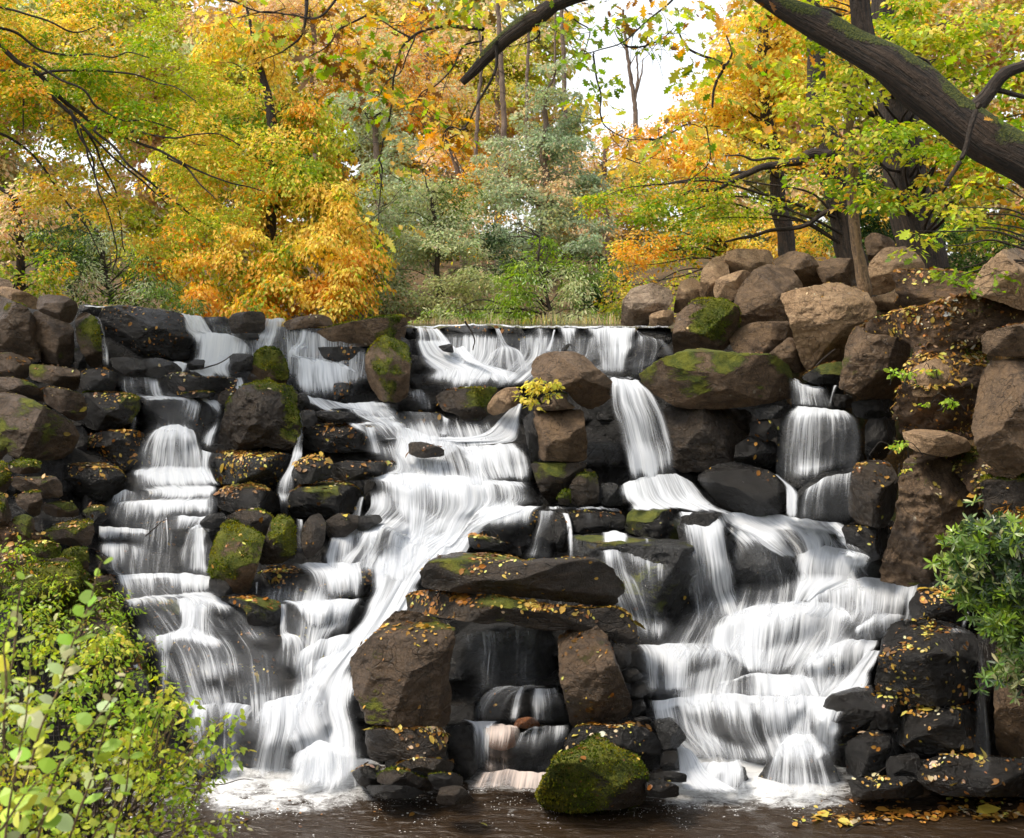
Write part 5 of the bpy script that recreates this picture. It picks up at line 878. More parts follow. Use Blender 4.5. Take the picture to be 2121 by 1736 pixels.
for pth, w in (('-300,60 -100,70 0,85 70,130 140,232 200,262 270,275 330,310 385,345 470,380 540,400', 9), ('-300,120 -100,140 0,152 70,160 130,215 175,270 210,330 250,420 262,520', 7), ('-300,120 -80,150 20,160 100,180 150,250 230,330 300,380 350,420', 7), ('0,150 80,150 170,145 260,150 320,168 400,205', 5), ('-200,260 0,262 60,300 120,400 160,430 200,520', 5),
               ('-200,30 0,50 60,100 160,118 240,110 300,120', 5), ('70,130 150,180 230,240 300,250 360,275 430,300', 4), ('140,232 180,300 200,370 240,420', 4), ('40,160 42,220 45,275', 3), ('-100,0 60,30 160,80 200,60', 4), ('200,262 260,330 330,400 400,440 450,470', 4), ('270,275 350,280 430,270 500,300', 3), ('175,270 180,350 230,450 240,560', 3), ('350,320 420,380 440,420', 3)):
    q = pts('Z', pth); n = len(q); b.add(P(q[:, 0], q[:, 1], 15.9+.3*np.sin(np.arange(n)+w)), np.linspace(w, 1.5, n)*.5*16/F*1.5, n=6, wob=.05, seed=int(q[0, 1]+w*7))
b.obj('branches', TWIG, bt)
def twigs(root, starts, mat, seed, w=2.2, L=.5, n=40, name='twigs'):
    b = TB(); rg = np.random.default_rng(seed)
    for i in range(n):
        a = starts[rg.integers(len(starts))]; d = norm(rg.normal(size=3)*[1, .6, .7]+[0, 0, -.2]); p = [a]
        for s_ in range(4): d = norm(d+rg.normal(size=3)*.5+[0, 0, -.1]); p.append(p[-1]+d*L/4*rg.uniform(.6, 1.4))
        b.add(p, np.linspace(w, .6, 5)*.001, n=4, seed=i)
    return b.obj(name, mat, root)
tree('evergreen_bush', 'dark green bush at the water line left of the golden tree', 'bush', (230, 668, 23.5), [(220, 560, 23.5, 100, 90), (330, 620, 23, 90, 50), (150, 500, 24, 80, 90), (180, 630, 23, 90, 40)], dens=2, clump=.4, per=60, size=.12, pal=dict(dark=3, mid=5, green=2, olive=1, grey=1), seed=12, group=BG, trunk=.06, shape='long')
tree('evergreen_bush', 'dark bush in the gap right of the golden tree', 'bush', (770, 668, 28), [(760, 590, 28, 70, 70), (720, 500, 29, 60, 80)], dens=2, clump=.4, per=60, size=.12, pal=dict(dark=2, mid=5, blue=2, olive=1), seed=13, group=BG, trunk=.06)
tree('field_maple', 'small yellow-green tree at the far left edge above the wall', 'tree', (30, 640, 21), [(50, 480, 21, 90, 80), (30, 570, 20.5, 90, 60), (100, 420, 21, 60, 60), (-20, 400, 21, 60, 90), (110, 560, 20.5, 50, 50)], dens=1.8, clump=.35, per=55, size=.1, pal=dict(lime=4, yellow=2, peach=2, green=2.5, orange=1), seed=14, group=BG, trunk=.08)
tree('willow_bush', 'large grey-olive bush in the middle behind the weir', 'bush', (900, 670, 27), [(900, 560, 27, 120, 95), (860, 450, 28, 100, 100), (970, 610, 26, 80, 50), (820, 580, 27, 50, 80), (930, 430, 28, 60, 70)], dens=1.8, clump=.42, per=70, size=.1, pal=dict(olive=4, grey=4, mid=1.5, peach=.6, pale=1), seed=15, group=BG, trunk=.07)
tree('conifer', 'tall blue-green conifer in the middle distance', 'tree', (1120, 668, 36), [(1150, 170, 36, 55, 50), (1130, 250, 36, 85, 70), (1100, 340, 36, 110, 80), (1090, 440, 35, 120, 80), (1190, 420, 35.5, 80, 80), (1160, 330, 36, 80, 90)], dens=1.1, clump=.55, per=70, size=.15, pal=dict(blue=5, grey=4, olive=1.5, peach=.6), seed=16, group=BG, trunk=.14, bark=BARKF)
tree('holly_tree', 'grey-green tree right behind the golden tree', 'tree', (780, 668, 33), [(770, 300, 33, 80, 90), (790, 410, 33, 80, 80), (730, 240, 34, 60, 60)], dens=1.4, clump=.5, per=65, size=.14, pal=dict(grey=5, blue=3, olive=2), seed=17, group=BG, trunk=.12, bark=BARKF)
tree('laurel_bush', 'bright laurel bush at the water behind the weir', 'bush', (1140, 672, 24.8), [(1130, 590, 25, 95, 60), (1200, 560, 25.5, 55, 45), (1070, 630, 24.6, 60, 35), (1190, 640, 24.6, 80, 28), (1110, 530, 26, 60, 40), (1000, 652, 24.6, 70, 20), (900, 656, 24.6, 70, 18), (1120, 657, 24.4, 160, 16), (1290, 655, 24.8, 40, 20)], dens=1.7, clump=.33, per=42, size=.13, pal=dict(pale=3, fresh=4, mid=3, green=2), seed=18, shape='long', group=BG, trunk=.04)
tree('holly_bush', 'dark holly between the laurel and the boulder pile', 'bush', (1245, 668, 27.5), [(1235, 560, 28, 55, 85), (1040, 520, 29, 60, 60)], dens=2, clump=.4, per=60, size=.12, pal=dict(dark=5, mid=4, blue=2), seed=19, group=BG, trunk=.05)
for i, (lb, bl, ft) in enumerate((('pale peach-coloured tree high behind the golden tree', [(640, 60, 46, 120, 90), (560, 0, 46, 120, 60), (720, 150, 46, 90, 100)], (650, 666, 46)), ('pale orange tree behind the hanging oak twigs', [(880, 120, 48, 110, 110), (930, 250, 47, 110, 100), (820, 30, 48, 90, 70)], (890, 666, 48)),
        ('low orange tree seen between the two grey-green trees', [(960, 360, 40, 90, 80), (1000, 470, 38, 90, 60), (900, 340, 41, 60, 60)], (960, 666, 40)), ('pale yellow tree behind the conifer top', [(1040, 140, 47, 80, 80), (1010, 220, 47, 50, 90)], (1030, 666, 47)), ('low peach-coloured tree under the sky gap', [(1260, 340, 44, 90, 70), (1330, 300, 44, 70, 40), (1230, 420, 43, 80, 60)], (1260, 666, 44)))):
    tree('far_tree', lb, 'tree', ft, bl, dens=1.25, clump=.7, per=46, size=.17, pal=[dict(peach=5, orange=3, gold=2, lime=1), dict(peach=5, orange=4, rust=1, gold=2), dict(orange=5, peach=3, lime=1), dict(yellow=3, lime=3, peach=2), dict(peach=4, orange=4, olive=1)][i], seed=30+i, group='pale trees far behind', trunk=.14, bark=BARKF, nb=30)  # leaf colours lightened to stand in for distance haze
tree('golden_beech', 'orange and gold tree to the right of the sky gap', 'tree', (1640, 600, 24), [(1480, 240, 24, 80, 70), (1530, 170, 24, 80, 90), (1580, 70, 24, 80, 80), (1400, 300, 23.5, 90, 50), (1500, 320, 23, 120, 60), (1620, 230, 24, 100, 90), (1660, 130, 24.5, 90, 90), (1700, 20, 25, 120, 60)], dens=1.8, clump=.42, per=60, size=.125, pal=dict(orange=4, gold=6, lime=3), seed=21, group=BG, trunk=.16, droop=.7)
tree('beech_tree', 'green and orange layered branches above the boulder pile', 'tree', (1730, 590, 19.5), [(1280, 425, 19, 110, 45, 1), (1400, 380, 19, 110, 50, 1), (1520, 400, 19, 130, 50, 1), (1630, 370, 19, 100, 60, 1), (1220, 410, 19, 50, 30, .6), (1440, 450, 19.5, 120, 35, .8)], dens=1.3, clump=.36, per=50, size=.09, pal=dict(lime=4, gold=3, orange=3, green=3), seed=22, group='trees hanging over the cascade', trunk_path=[(1772, 570, 19.5, .24), (1745, 430, 19.5, .22), (1715, 320, 19.5, .2), (1690, 150, 19.5, .15), (1670, -160, 19.5, .1)], droop=.3, flat=.25, nb=5)
bt = bpy.data.objects['beech_tree.001']
for pth, w0, w1 in (('1722,318 1668,325 1640,332 1600,345 1560,352 1530,372 1480,390 1410,405', 24, 6), ('1640,332 1560,330 1500,320', 8, 3), ('1735,430 1660,470 1580,480 1500,500', 12, 4), ('1560,352 1500,370 1400,372 1320,390', 8, 3)):
    q = pts('Z', pth); b = TB(); b.add(P(q[:, 0], q[:, 1], 19.3), np.linspace(w0, w1, len(q))*.5*19.3/F, n=8, rough=.15, seed=int(w0), wob=.04); b.obj('branch', BARK, bt)
tree('thorn_tree', 'low twiggy orange-green tree behind the boulder pile', 'tree', (1680, 610, 27), [(1350, 560, 27, 100, 80), (1450, 520, 26.5, 110, 60), (1560, 490, 26.5, 110, 50), (1660, 500, 26, 80, 45), (1300, 620, 26, 60, 40), (1420, 600, 25, 80, 30)], dens=1.5, clump=.4, per=55, size=.11, pal=dict(lime=4, orange=4, gold=3, green=2, peach=1), seed=23, group=BG, trunk=.1)
tree('ivy_tree', 'dark ivy-covered growth between the two big trunks', 'bush', (1830, 580, 20.5), [(1820, 400, 20.8, 90, 110), (1830, 520, 20.5, 80, 50), (1990, 500, 20, 100, 80), (2110, 540, 19, 90, 90), (1770, 470, 21, 50, 60)], dens=2.2, clump=.35, per=55, size=.09, pal=dict(dark=6, mid=3), seed=24, group=BG, trunk=.1, nb=0)
tree('maple_tree', 'big-leaved green tree filling the upper right corner', 'tree', (1900, 590, 18.5), [(1760, 120, 16, 110, 90, 1), (1900, 60, 16, 150, 70, 1), (2060, 90, 15.5, 130, 90, 1), (1700, 270, 16, 100, 45, .8), (1790, 300, 15.6, 100, 50, .8), (1930, 330, 15.5, 110, 60, .8), (2060, 250, 15.5, 110, 90, 1), (2090, 400, 15, 80, 90, 1), (1660, 40, 16.5, 70, 60, .8), (1860, 230, 16.5, 110, 70, .8), (1740, 390, 15.6, 70, 40, .6), (1870, 420, 15.4, 70, 40, .6), (1980, 440, 15.3, 60, 40, .6), (1720, 200, 16, 80, 50, .8)], dens=1.35, clump=.38, per=46, size=.105, pal=dict(green=5, lime=5, orange=1.6, gold=1.2, fresh=1), seed=25, group='trees hanging over the cascade',
     trunk_path=[(1915, 560, 18.5, .36), (1893, 450, 18.5, .33), (1868, 330, 18.5, .31), (1845, 200, 18.5, .28), (1830, 60, 18.5, .2), (1815, -160, 18.5, .12)], droop=.35, flat=.22, shape='oval')
tree('maple_sapling', 'low green sprays hanging over the bank at the right edge', 'tree', (2220, 600, 12.6), [(1930, 500, 12.8, 90, 35, .5), (2040, 470, 12.6, 100, 60, .6), (1990, 560, 12.6, 60, 25, .4), (2110, 510, 12.4, 80, 60, .6), (2110, 330, 12.5, 60, 70, .5)], dens=1.2, clump=.26, per=30, size=.085, pal=dict(green=5, lime=4, gold=1.3, mid=3), seed=26, shape='oak', group='trees hanging over the cascade', trunk_path=[(2220, 600, 12.6, .07), (2200, 420, 12.6, .06), (2150, 300, 12.6, .03)], droop=.3, flat=.2, nb=24)
# slim trunks
def bare(name, label, Y, paths, bark, group=None, cat='tree', moss=0):
    root = empty(name, P(*pts('Z', paths[0][0])[0], Y), label, cat, group)
    for i, (pth, w0, w1) in enumerate(paths):
        q = pts('Z', pth); b = TB(); b.add(P(q[:, 0], q[:, 1], Y), np.linspace(w0, w1, len(q))*.5*Y/F, n=14 if w0 > 14 else 7, rough=.13, seed=i+int(w0), wob=.02*w0/10); b.obj('trunk' if i == 0 else 'branch', bark, root)
    return root
bare('slim_tree', 'pale slim trunk rising from the boulder pile on the right', 16.6, [('1792,612 1785,540 1776,470 1772,400 1766,330 1760,240 1765,120', 27, 18), ('1770,415 1755,405 1735,410 1725,400', 7, 3), ('1772,350 1800,320 1812,300', 6, 3)], BARKP)
bare('bare_tree', 'thin bare forked tree standing in the white sky gap', 45, [('1318,300 1316,220 1305,150 1295,80 1290,20', 11, 5), ('1314,215 1322,160 1318,110', 6, 3), ('1316,200 1330,150 1332,120', 5, 2), ('1300,110 1280,80 1270,60', 3, 2), ('1302,140 1330,90', 3, 1)], BARKF)
for i, (a, w, l) in enumerate((('1172,420 1170,200 1165,60 1160,-40', 12, 'straight bare trunk just right of the conifer top'), ('1045,400 1042,200 1035,80 1030,-30', 14, 'straight bare trunk left of the conifer top'), ('1090,300 1092,150 1098,0', 9, 'thinner bare trunk rising behind the conifer'), ('985,330 990,220 1000,120 985,20', 9, 'leaning bare trunk behind the broken oak bough'), ('1148,200 1150,80 1152,-40', 6, 'thinnest bare trunk beside the conifer top'))):
    bare('pine_tree', l, 43, [(a, w, w*.6)], BARKF, 'bare trunks in the far wood')
# ---- oak boughs overhead
OK = empty('oak_tree', P(2760, 1560, 8.0), 'great oak leaning in from the right with a thick mossy bough', 'tree', 'trees hanging over the cascade')
b = TB()
for pth, ys, ws in (('2760,1560 2740,1250 2690,950 2600,740 2480,590 2350,480 2250,405 2160,352 2080,305 2010,262 1950,222 1895,178 1845,130 1790,92 1740,70 1680,50 1620,15 1560,-20 1480,-60', (8.0, 9.0), (230, 200, 185, 175, 160, 140, 128, 122, 116, 112, 112, 112, 108, 104, 96, 82, 66, 56, 44)),):
    q = pts('Z', pth); n = len(q); b.add(P(q[:, 0], q[:, 1], np.linspace(*ys, n)), np.array(ws)*.385*8.7/F, n=40, rough=.17, seed=5, wob=.03)
b.obj('bough', BARKM, OK)
for pth, Y, w0, w1 in (('1790,85 1786,50 1782,10 1778,-40', 8.8, 52, 40), ('1985,238 2020,225 2050,190 2075,155 2130,130', 8.5, 34, 20), ('2060,180 2100,200 2140,205', 8.5, 12, 8), ('1960,190 1935,160 1925,130 1900,120', 8.7, 9, 5), ('2030,215 2010,260 1995,320 1975,355 1960,385', 8.2, 12, 8), ('1650,20 1720,20 1745,32', 8.9, 8, 5),
                       ('1400,60 1420,95 1445,112 1480,125 1500,135', 9, 3, 8), ('1500,135 1490,160 1480,190 1478,222', 9, 8, 4), ('1500,135 1520,110 1505,75', 9, 6, 3)):
    q = pts('Z', pth); b = TB(); b.add(P(q[:, 0], q[:, 1], Y), np.linspace(w0, w1, len(q))*.5*Y/F, n=12, rough=.12, seed=int(w0), wob=.012); b.obj('branch', BARK, OK)
OB = empty('oak_bough', P(1250, -60, 8.6), 'broken mossy oak bough with lobed leaves hanging from the top centre', 'branch', 'trees hanging over the cascade')
b = TB(); q = pts('Z', '2300,-700 1800,-350 1500,-160 1320,-70 1190,-15 1130,22 1070,55 1020,90 985,118 965,140 955,170'); b.add(P(q[:, 0], q[:, 1], 8.6), np.array([90, 70, 56, 46, 38, 34, 33, 29, 24, 17, 13])*.5*8.6/F, n=24, rough=.3, seed=3, wob=.03); b.obj('bough', BARKM, OB)
b = TB(); TW = []
for i, (pth, w) in enumerate((('1030,85 1031,130 1027,160 1000,200 975,240 965,265 940,280 915,290 905,320', 7), ('1000,60 950,45 900,62 855,78 820,110 812,150 818,190 800,235 790,290 785,330 795,400', 7), ('855,78 830,60 800,40 760,30', 5), ('800,235 770,250 760,235', 3), ('1000,75 960,100 945,130 925,160 880,190 870,215 845,260', 4), ('965,265 930,265 912,295 920,315 950,315', 4), ('785,330 795,360 790,420 780,470', 3), ('1085,45 1095,60 1118,62 1118,80 1095,95 1060,100', 7),
                              ('1165,10 1195,40 1225,70 1210,110', 4), ('1420,-20 1360,30 1320,60 1290,90 1230,110 1180,125', 4), ('640,-10 635,30 632,50 625,75 590,100 545,128', 7), ('700,-20 690,20 660,40 600,30 520,30 470,40', 5), ('440,-10 500,15 550,30 590,20', 4), ('1060,100 1010,100 990,130', 3), ('1230,110 1240,180 1238,240 1260,270 1300,290 1345,288', 4), ('1345,288 1380,275 1420,260 1460,262', 5), ('1300,290 1290,320 1330,340', 3),
                              ('860,75 830,150 800,160 775,210', 3), ('900,320 880,345 850,340', 2), ('760,30 700,60 680,100 640,120', 4), ('1290,90 1330,100 1370,80 1400,60', 4), ('1460,262 1470,330 1420,380', 3))):
    q = pts('Z', pth); p3 = P(q[:, 0], q[:, 1], 8.5+.25*math.sin(i)); b.add(p3, np.linspace(w, 1.6, len(q))*.5*8.5/F*1.2, n=6, wob=.022, seed=i+2, rough=.15); TW.append(p3)
b.obj('branches', TWIG, OB); TWp = np.vstack([np.stack([np.interp(np.linspace(0, 1, 12), np.linspace(0, 1, len(t)), t[:, i]) for i in range(3)], 1)[2:] for t in TW])
twigs(OB, TWp, TWIG, 3, 2.6, .42, 150)
ob = [(700, 40), (640, 20), (760, 25), (830, 30), (900, 25), (960, 20), (640, 110), (680, 160), (720, 130), (850, 110), (780, 120), (790, 330), (780, 390), (800, 440), (770, 470), (740, 240), (1010, 20), (1100, 10), (1190, 50), (1250, 40), (1190, 110), (1130, 70), (820, 210), (900, 225), (940, 275), (1235, 225), (1290, 270), (1250, 170), (1340, 290), (1300, 330), (1370, 25), (1440, 20), (1500, 50), (1545, 20), (1420, 70), (1360, 90), (530, 20), (480, 40), (590, 60), (870, 60), (940, 70), (1060, 20), (720, 80), (1300, 60), (1400, 270), (1450, 300), (860, 290), (1290, 20), (780, 180), (1475, 110), (1530, 100)]
bl = [(u, v, 8.5+.35*math.sin(3.1*i), 42, 26, .3) for i, (u, v) in enumerate(ob)]
geo, C = cloud(bl, 1.9, .15, 9, .078, dict(green=4, lime=4, gold=2.2, orange=2, brown=1.6), 'oak', 41, droop=.6, flat=.5, csc=1.5); crown_obj('leaves', geo, OB)
geo, C = cloud([(2080, 60, 9, 90, 60, .4), (2090, 210, 8.7, 50, 50, .3), (2060, 250, 8.6, 45, 25, .2), (1900, 20, 9.2, 100, 40, .4), (1620, 120, 9.5, 60, 50, .3), (1540, 170, 9.5, 60, 50, .3), (1450, 180, 9.5, 40, 50, .3), (2100, 330, 8.6, 40, 30, .2), (1530, 260, 10, 60, 40, .3), (2080, 140, 9, 60, 40, .3)], 1.1, .17, 8, .085, dict(green=5, lime=5, gold=2, orange=2), 'oak', 43, droop=.4, flat=.3, csc=1.5); crown_obj('leaves', geo, OK)
# ---- far wood closing the view, haze put into its pale leaf colours (nobody could count it)
geo, C = cloud([(u, v + 30*math.sin(u*.7), 56, 150, 120, 2.5) for u in range(-300, 2500, 170) for v in (250, 430, 580) if not 1180 < u < 1480 or v > 300] + [(u, 60, 56, 150, 130, 2.5) for u in list(range(-300, 1130, 150))+list(range(1620, 2500, 170))] + [(u, 150, 54, 140, 110, 2.5) for u in range(-200, 1080, 150)], 2, 1.1, 110, .3, dict(peach=6, gold=2, olive=3, pale=3, lime=2, yellow=2), 'quad', 60, csc=.25)
V, Fc, c = geo; tag(mesh_obj('far_wood', V, Fc, LEAF, smooth=False, attrs={'col': ('FLOAT_COLOR', c)}), kind='stuff')
bc = []  # unseen leaf mass added behind the camera to block low sky
for a in np.linspace(-1.9, 1.9, 26):
    for zz in (1.5, 5, 8.5): bc.append([26*math.sin(a)*1.1, 4-24*math.cos(a)*1.0, zz+RNG.normal(0, .6)])
bc = np.array(bc); bc = bc[bc[:, 1] < 8]; n = len(bc)*420; pos = np.repeat(bc, 420, 0)+RNG.normal(0, 1, (n, 3))*[1.9, 1.5, 1.7]
V2, F2, c2 = leaf_geo(pos, RNG.normal(size=(n, 3)), RNG.normal(size=(n, 3)), RNG.uniform(.35, .7, n), colours(dict(olive=3, mid=4, orange=2, green=2), pos, .25, 3), 'quad')
tag(mesh_obj('sky_block_wood', V2, F2, LEAF, smooth=False, attrs={'col': ('FLOAT_COLOR', c2)}), kind='stuff')
# ---- reeds on the far shore
n = 800; u = RNG.uniform(850, 1300, n); base = P(u, 672, RNG.uniform(23.3, 24.4, n)); base[:, 2] = 4.5; h = RNG.uniform(.06, .22, n)*(1+.5*vnoise(np.stack([u/30, 0*u, 0*u], -1)))
geo = leaf_geo(base, np.array([0, 0, 1.]) + RNG.normal(0, .22, (n, 3)), norm(np.array([0, -1, 0.])+RNG.normal(0, .4, (n, 3))), h, colours(dict(peach=3, olive=3, gold=2, fresh=1), base, 1, 5), 'blade', 0, .3)
V, Fc, c = geo; tag(mesh_obj('reeds', V, Fc, LEAF, smooth=False, attrs={'col': ('FLOAT_COLOR', c)}), kind='stuff')
# ---------------------------------------------------------------- plants near the viewer
def plant(name, label, cat, foot, blobs, dens, clump, per, size, pal, shape, seed, mat=None, stems=None, bark=TWIG, group=None, crown='leaves', **k):
    root = empty(name, P(*foot), label, cat, group); geo, C = cloud(blobs, dens, clump, per, size, pal, shape, seed, **k); crown_obj(crown, geo, root, mat)
    b = TB(); f = P(*foot)
    for i in RNG.permutation(len(C))[:stems or 20]:
        f2 = f + RNG.normal(0, .12, 3)*[1, 1, 0]; b.add([f2, f2*.5+C[i]*.5+[0, 0, .1], C[i]], [.006, .004, .002], n=4, seed=int(i), wob=.04)
    b.obj('stems', bark, root); return root
NP = 'plants along the lower left corner'
GB = dict(fresh=5, lime=5, green=2, yellow=2, pale=2)
plant('bramble_bush', 'dense small-leaved lime green bush filling the lower left corner', 'bush', (150, 1900, 6.5), [(50, 1300, 6.6, 80, 70, .5), (120, 1400, 6.4, 140, 90, .6), (60, 1540, 6, 130, 110, .6), (230, 1480, 6.4, 130, 90, .5), (330, 1560, 6.4, 110, 70, .5), (200, 1650, 6, 200, 100, .6), (370, 1660, 6.3, 80, 60, .4), (420, 1740, 6, 70, 40, .4), (5, 1170, 6.9, 35, 50, .3), (230, 1350, 6.8, 60, 50, .3), (100, 1760, 5.8, 200, 60, .5)],
      2.3, .085, 26, .030, GB, 'oval', 71, stems=120, group=NP, droop=.5, flat=.6, csc=2.5)
plant('hanging_bush', 'feathery upper sprays of green beside the left steps', 'bush', (60, 1500, 7.6), [(90, 1230, 7.4, 90, 40, .3), (40, 1330, 7.4, 90, 70, .3), (270, 1370, 7.3, 60, 50, .25), (340, 1500, 7.2, 80, 60, .25), (400, 1600, 7.1, 60, 50, .25), (180, 1240, 7.4, 60, 30, .25), (230, 1290, 7.4, 70, 40, .25), (30, 1200, 7.6, 50, 60, .3), (150, 1300, 7.3, 110, 50, .3)], 1.9, .09, 26, .032, dict(fresh=5, lime=3, green=5, mid=1), 'long', 72, stems=40, group=NP, csc=2.5)
plant('snowberry', 'loose yellow-green sprigs reaching right over the left falls', 'bush', (300, 1760, 6.3), [(400, 1440, 6.5, 45, 22, .15), (450, 1490, 6.5, 40, 22, .15), (430, 1540, 6.5, 50, 25, .15), (370, 1480, 6.4, 40, 35, .2), (470, 1560, 6.5, 25, 12, .1), (340, 1420, 6.5, 30, 14, .1)], 1.5, .08, 11, .042, dict(lime=4, yellow=3, fresh=3), 'oval', 73, stems=34, group=NP, csc=3, bark=BARKP)
vb = empty('viburnum', P(60, 1900, 4.5), 'shrub with large rounded green leaves at the left edge', 'bush', NP); b = TB(); lp, ld, ln_, ls = [], [], [], []
for i, (pth, Y) in enumerate((('0,1900 15,1700 30,1620 50,1520 60,1440 55,1380', 4.3), ('20,1900 45,1640 80,1520 120,1440 150,1330 160,1290 190,1235 215,1165', 4.5), ('60,1800 130,1560 190,1500 240,1440 260,1400', 4.8), ('0,1560 20,1400 10,1330 30,1290', 4.2), ('120,1800 175,1660 200,1600 215,1520 230,1470', 4.9), ('180,1900 230,1780 260,1640 270,1560 275,1490', 5.2), ('40,1800 90,1700 130,1640 180,1600', 4.5), ('0,1720 60,1640 110,1600', 4.2), ('150,1850 210,1700 250,1660', 4.6), ('-20,1480 30,1370 45,1250 50,1200', 4.7))):
    q = pts('Z', pth); p3 = P(q[:, 0], q[:, 1], Y); b.add(p3, np.linspace(6, 2.2, len(q))*.5*Y/F, n=6, wob=.01, seed=i)
    d = np.r_[0, np.cumsum(np.linalg.norm(np.diff(p3, axis=0), axis=1))]; k = int(d[-1]/.055)
    for j in range(2, k+1):
        t = j/k*d[-1]; a = np.array([np.interp(t, d, p3[:, m]) for m in range(3)]); aim = norm(p3[-1]-p3[0])
        for s_ in (-1, 1):
            if RNG.uniform() < .22: continue
            sd_ = np.array([s_*1., RNG.normal(0, .6), .15]) if j % 2 else np.array([s_*.5, -s_*1., .2]); lp.append(a); ld.append(sd_ + aim*.5 + RNG.normal(0, .25, 3)); ln_.append(np.array([0, -.45, 1.])+RNG.normal(0, .4, 3)); ls.append(RNG.uniform(.045, .09)*(1.1 if j < k-2 else .6))
b.obj('stems', BARKP, vb); lp = np.array(lp); SH['round'] = [(0, 0), (.12, .17), (.34, .31), (.6, .33), (.84, .2), (1, 0), (.84, -.2), (.6, -.33), (.34, -.31), (.12, -.17)]
geo = leaf_geo(lp, np.array(ld), np.array(ln_), np.array(ls), colours(dict(fresh=6, lime=3, green=3, pale=1.5), lp, 2, 4, .16), 'round', .12, .2); crown_obj('leaves', geo, vb, leaf_mat('broad_leaf', .45, .38, .35))
# whorled evergreen on the right
rh = empty('rhododendron', P(2150, 1500, 11), 'glossy rhododendron hanging over the lower right rocks', 'bush'); cs = []
for u, v, ru, rv, n in ((2020, 1125, 65, 45, 40), (2085, 1200, 60, 80, 60), (1990, 1170, 45, 35, 24), (2105, 1320, 35, 90, 44), (2055, 1270, 45, 45, 28), (2090, 1100, 40, 30, 14), (2010, 1230, 35, 30, 12), (2080, 1400, 30, 30, 10)):
    a = norm(RNG.normal(size=(n, 3)))*RNG.uniform(.3, 1, (n, 1)); cs.append(P(u, v, 10.7) + a*[ru*10.7/F, .35, rv*10.7/F])
cs = np.vstack(cs); cs = np.vstack([cs, cs+RNG.normal(0, .09, cs.shape)]); m = 10; n = len(cs)*m; C = np.repeat(cs, m, 0); th = np.tile(np.arange(m)/m*2*np.pi, len(cs))+RNG.normal(0, .25, n); ax = norm(np.repeat(RNG.normal(0, .5, (len(cs), 3))+[-.3, -.5, .55], m, 0)); e1 = norm(np.cross(ax, [0, 0, 1.])); e2 = np.cross(ax, e1)
rd = e1*np.cos(th)[:, None]+e2*np.sin(th)[:, None]; D = rd + ax*RNG.uniform(-.1, .7, (n, 1)); geo = leaf_geo(C, D, norm(ax-rd*.3), RNG.uniform(.06, .11, n), colours(dict(mid=6, green=2.5, dark=3, olive=1.5), C, 2, 8, .2), 'long', .2, .35); crown_obj('leaves', geo, rh, GLOSSY)
b = TB(); f = P(2200, 1420, 11.1)
for i in RNG.permutation(len(cs))[:60]: b.add([f+RNG.normal(0, .25, 3), f*.4+cs[i]*.6+[0, .1, .05], cs[i]], [.014, .008, .003], n=5, wob=.04, seed=int(i))
b.obj('stems', BARK, rh)
plant('trailing_plant', 'yellow-green plant trailing down beside the rounded brown boulder', 'plant', (1120, 835, 15.15), [(1120, 792, 15, 38, 20, .15), (1095, 815, 14.95, 24, 28, .12), (1100, 840, 14.9, 10, 12, .08), (1140, 812, 15, 18, 12, .1)], 2.4, .08, 11, .062, dict(lime=5, yellow=4, fresh=3), 'oval', 81, stems=30, group='small plants on the rocks')
for l, u, v, Y, ru, rv in (('yellow-green fern-like sprig in the bank by the green algae block', 1868, 778, 12.5, 20, 18), ('small leafy sprig on the bank edge right of the algae block', 1925, 765, 12.4, 22, 10), ('sprig of green and gold leaves above the dark pointed stone', 1858, 925, 12.4, 15, 22), ('tiny hanging sprig on the massive brown rock', 1881, 980, 12.2, 9, 14), ('gold leafy tuft on the earthen bank', 1945, 830, 12.3, 35, 14), ('small green plant among the left steps', 172, 1150, 14.2, 14, 12)):
    plant('wall_plant', l, 'plant', (u, v+18, Y+.05), [(u, v, Y, ru, rv, .1)], 2.6, .07, 12, .05, dict(lime=4, fresh=4, gold=2), 'oval', int(u), stems=8, group='small plants on the rocks')
plant('dry_bracken', 'brown dried bracken beside the rhododendron', 'plant', (2110, 1150, 11.2), [(2100, 1090, 11.1, 40, 25, .2), (2110, 1040, 11.2, 40, 20, .2)], 2, .1, 16, .07, dict(rust=3, brown=3, gold=1.5), 'long', 91, stems=16)
# twigs lodged in the falls
for l, reg, pth, Y, w in (('bent twig leaning on the grey crest block', 'B', '770,258 790,290 812,330 824,370 815,440', 17.2, 5), ('bent branch across the upper left stream', 'A', '1210,548 1260,540 1320,522 1360,500 1390,472', 16.9, 4), ('twigs caught on the ledge above the left fan', 'A', '880,1560 930,1510 980,1470 1020,1450', 14.5, 3), ('thin twig by the wall under the long veil', 'B', '1790,1640 1815,1600 1840,1575', 15, 4),
                          ('grey stick leaning across the five-sided boulder foot', 'C', '845,530 890,490 940,450 970,430', 15.3, 4), ('dark twig at the pool edge beside the bush', 'D', '1180,1445 1300,1415 1420,1390 1540,1375', 11.6, 3), ('forked brown twig floating at lower right', 'F', '1030,1700 1130,1650 1230,1610 1270,1590', 10.6, 4), ('upright stick in front of the leafy ledge at lower right', 'F', '1180,1460 1190,1400 1230,1330 1260,1300', 11, 3)):
    q = pts(reg, pth); root = empty('twig', P(*q[0], Y), l, 'twig', 'twigs lodged in the cascade'); b = TB(); b.add(P(q[:, 0], q[:, 1], Y), np.linspace(w, w*.5, len(q))*.5*Y/F, n=6, wob=.015, seed=int(q[0, 0])); b.obj('stick', BARK, root)
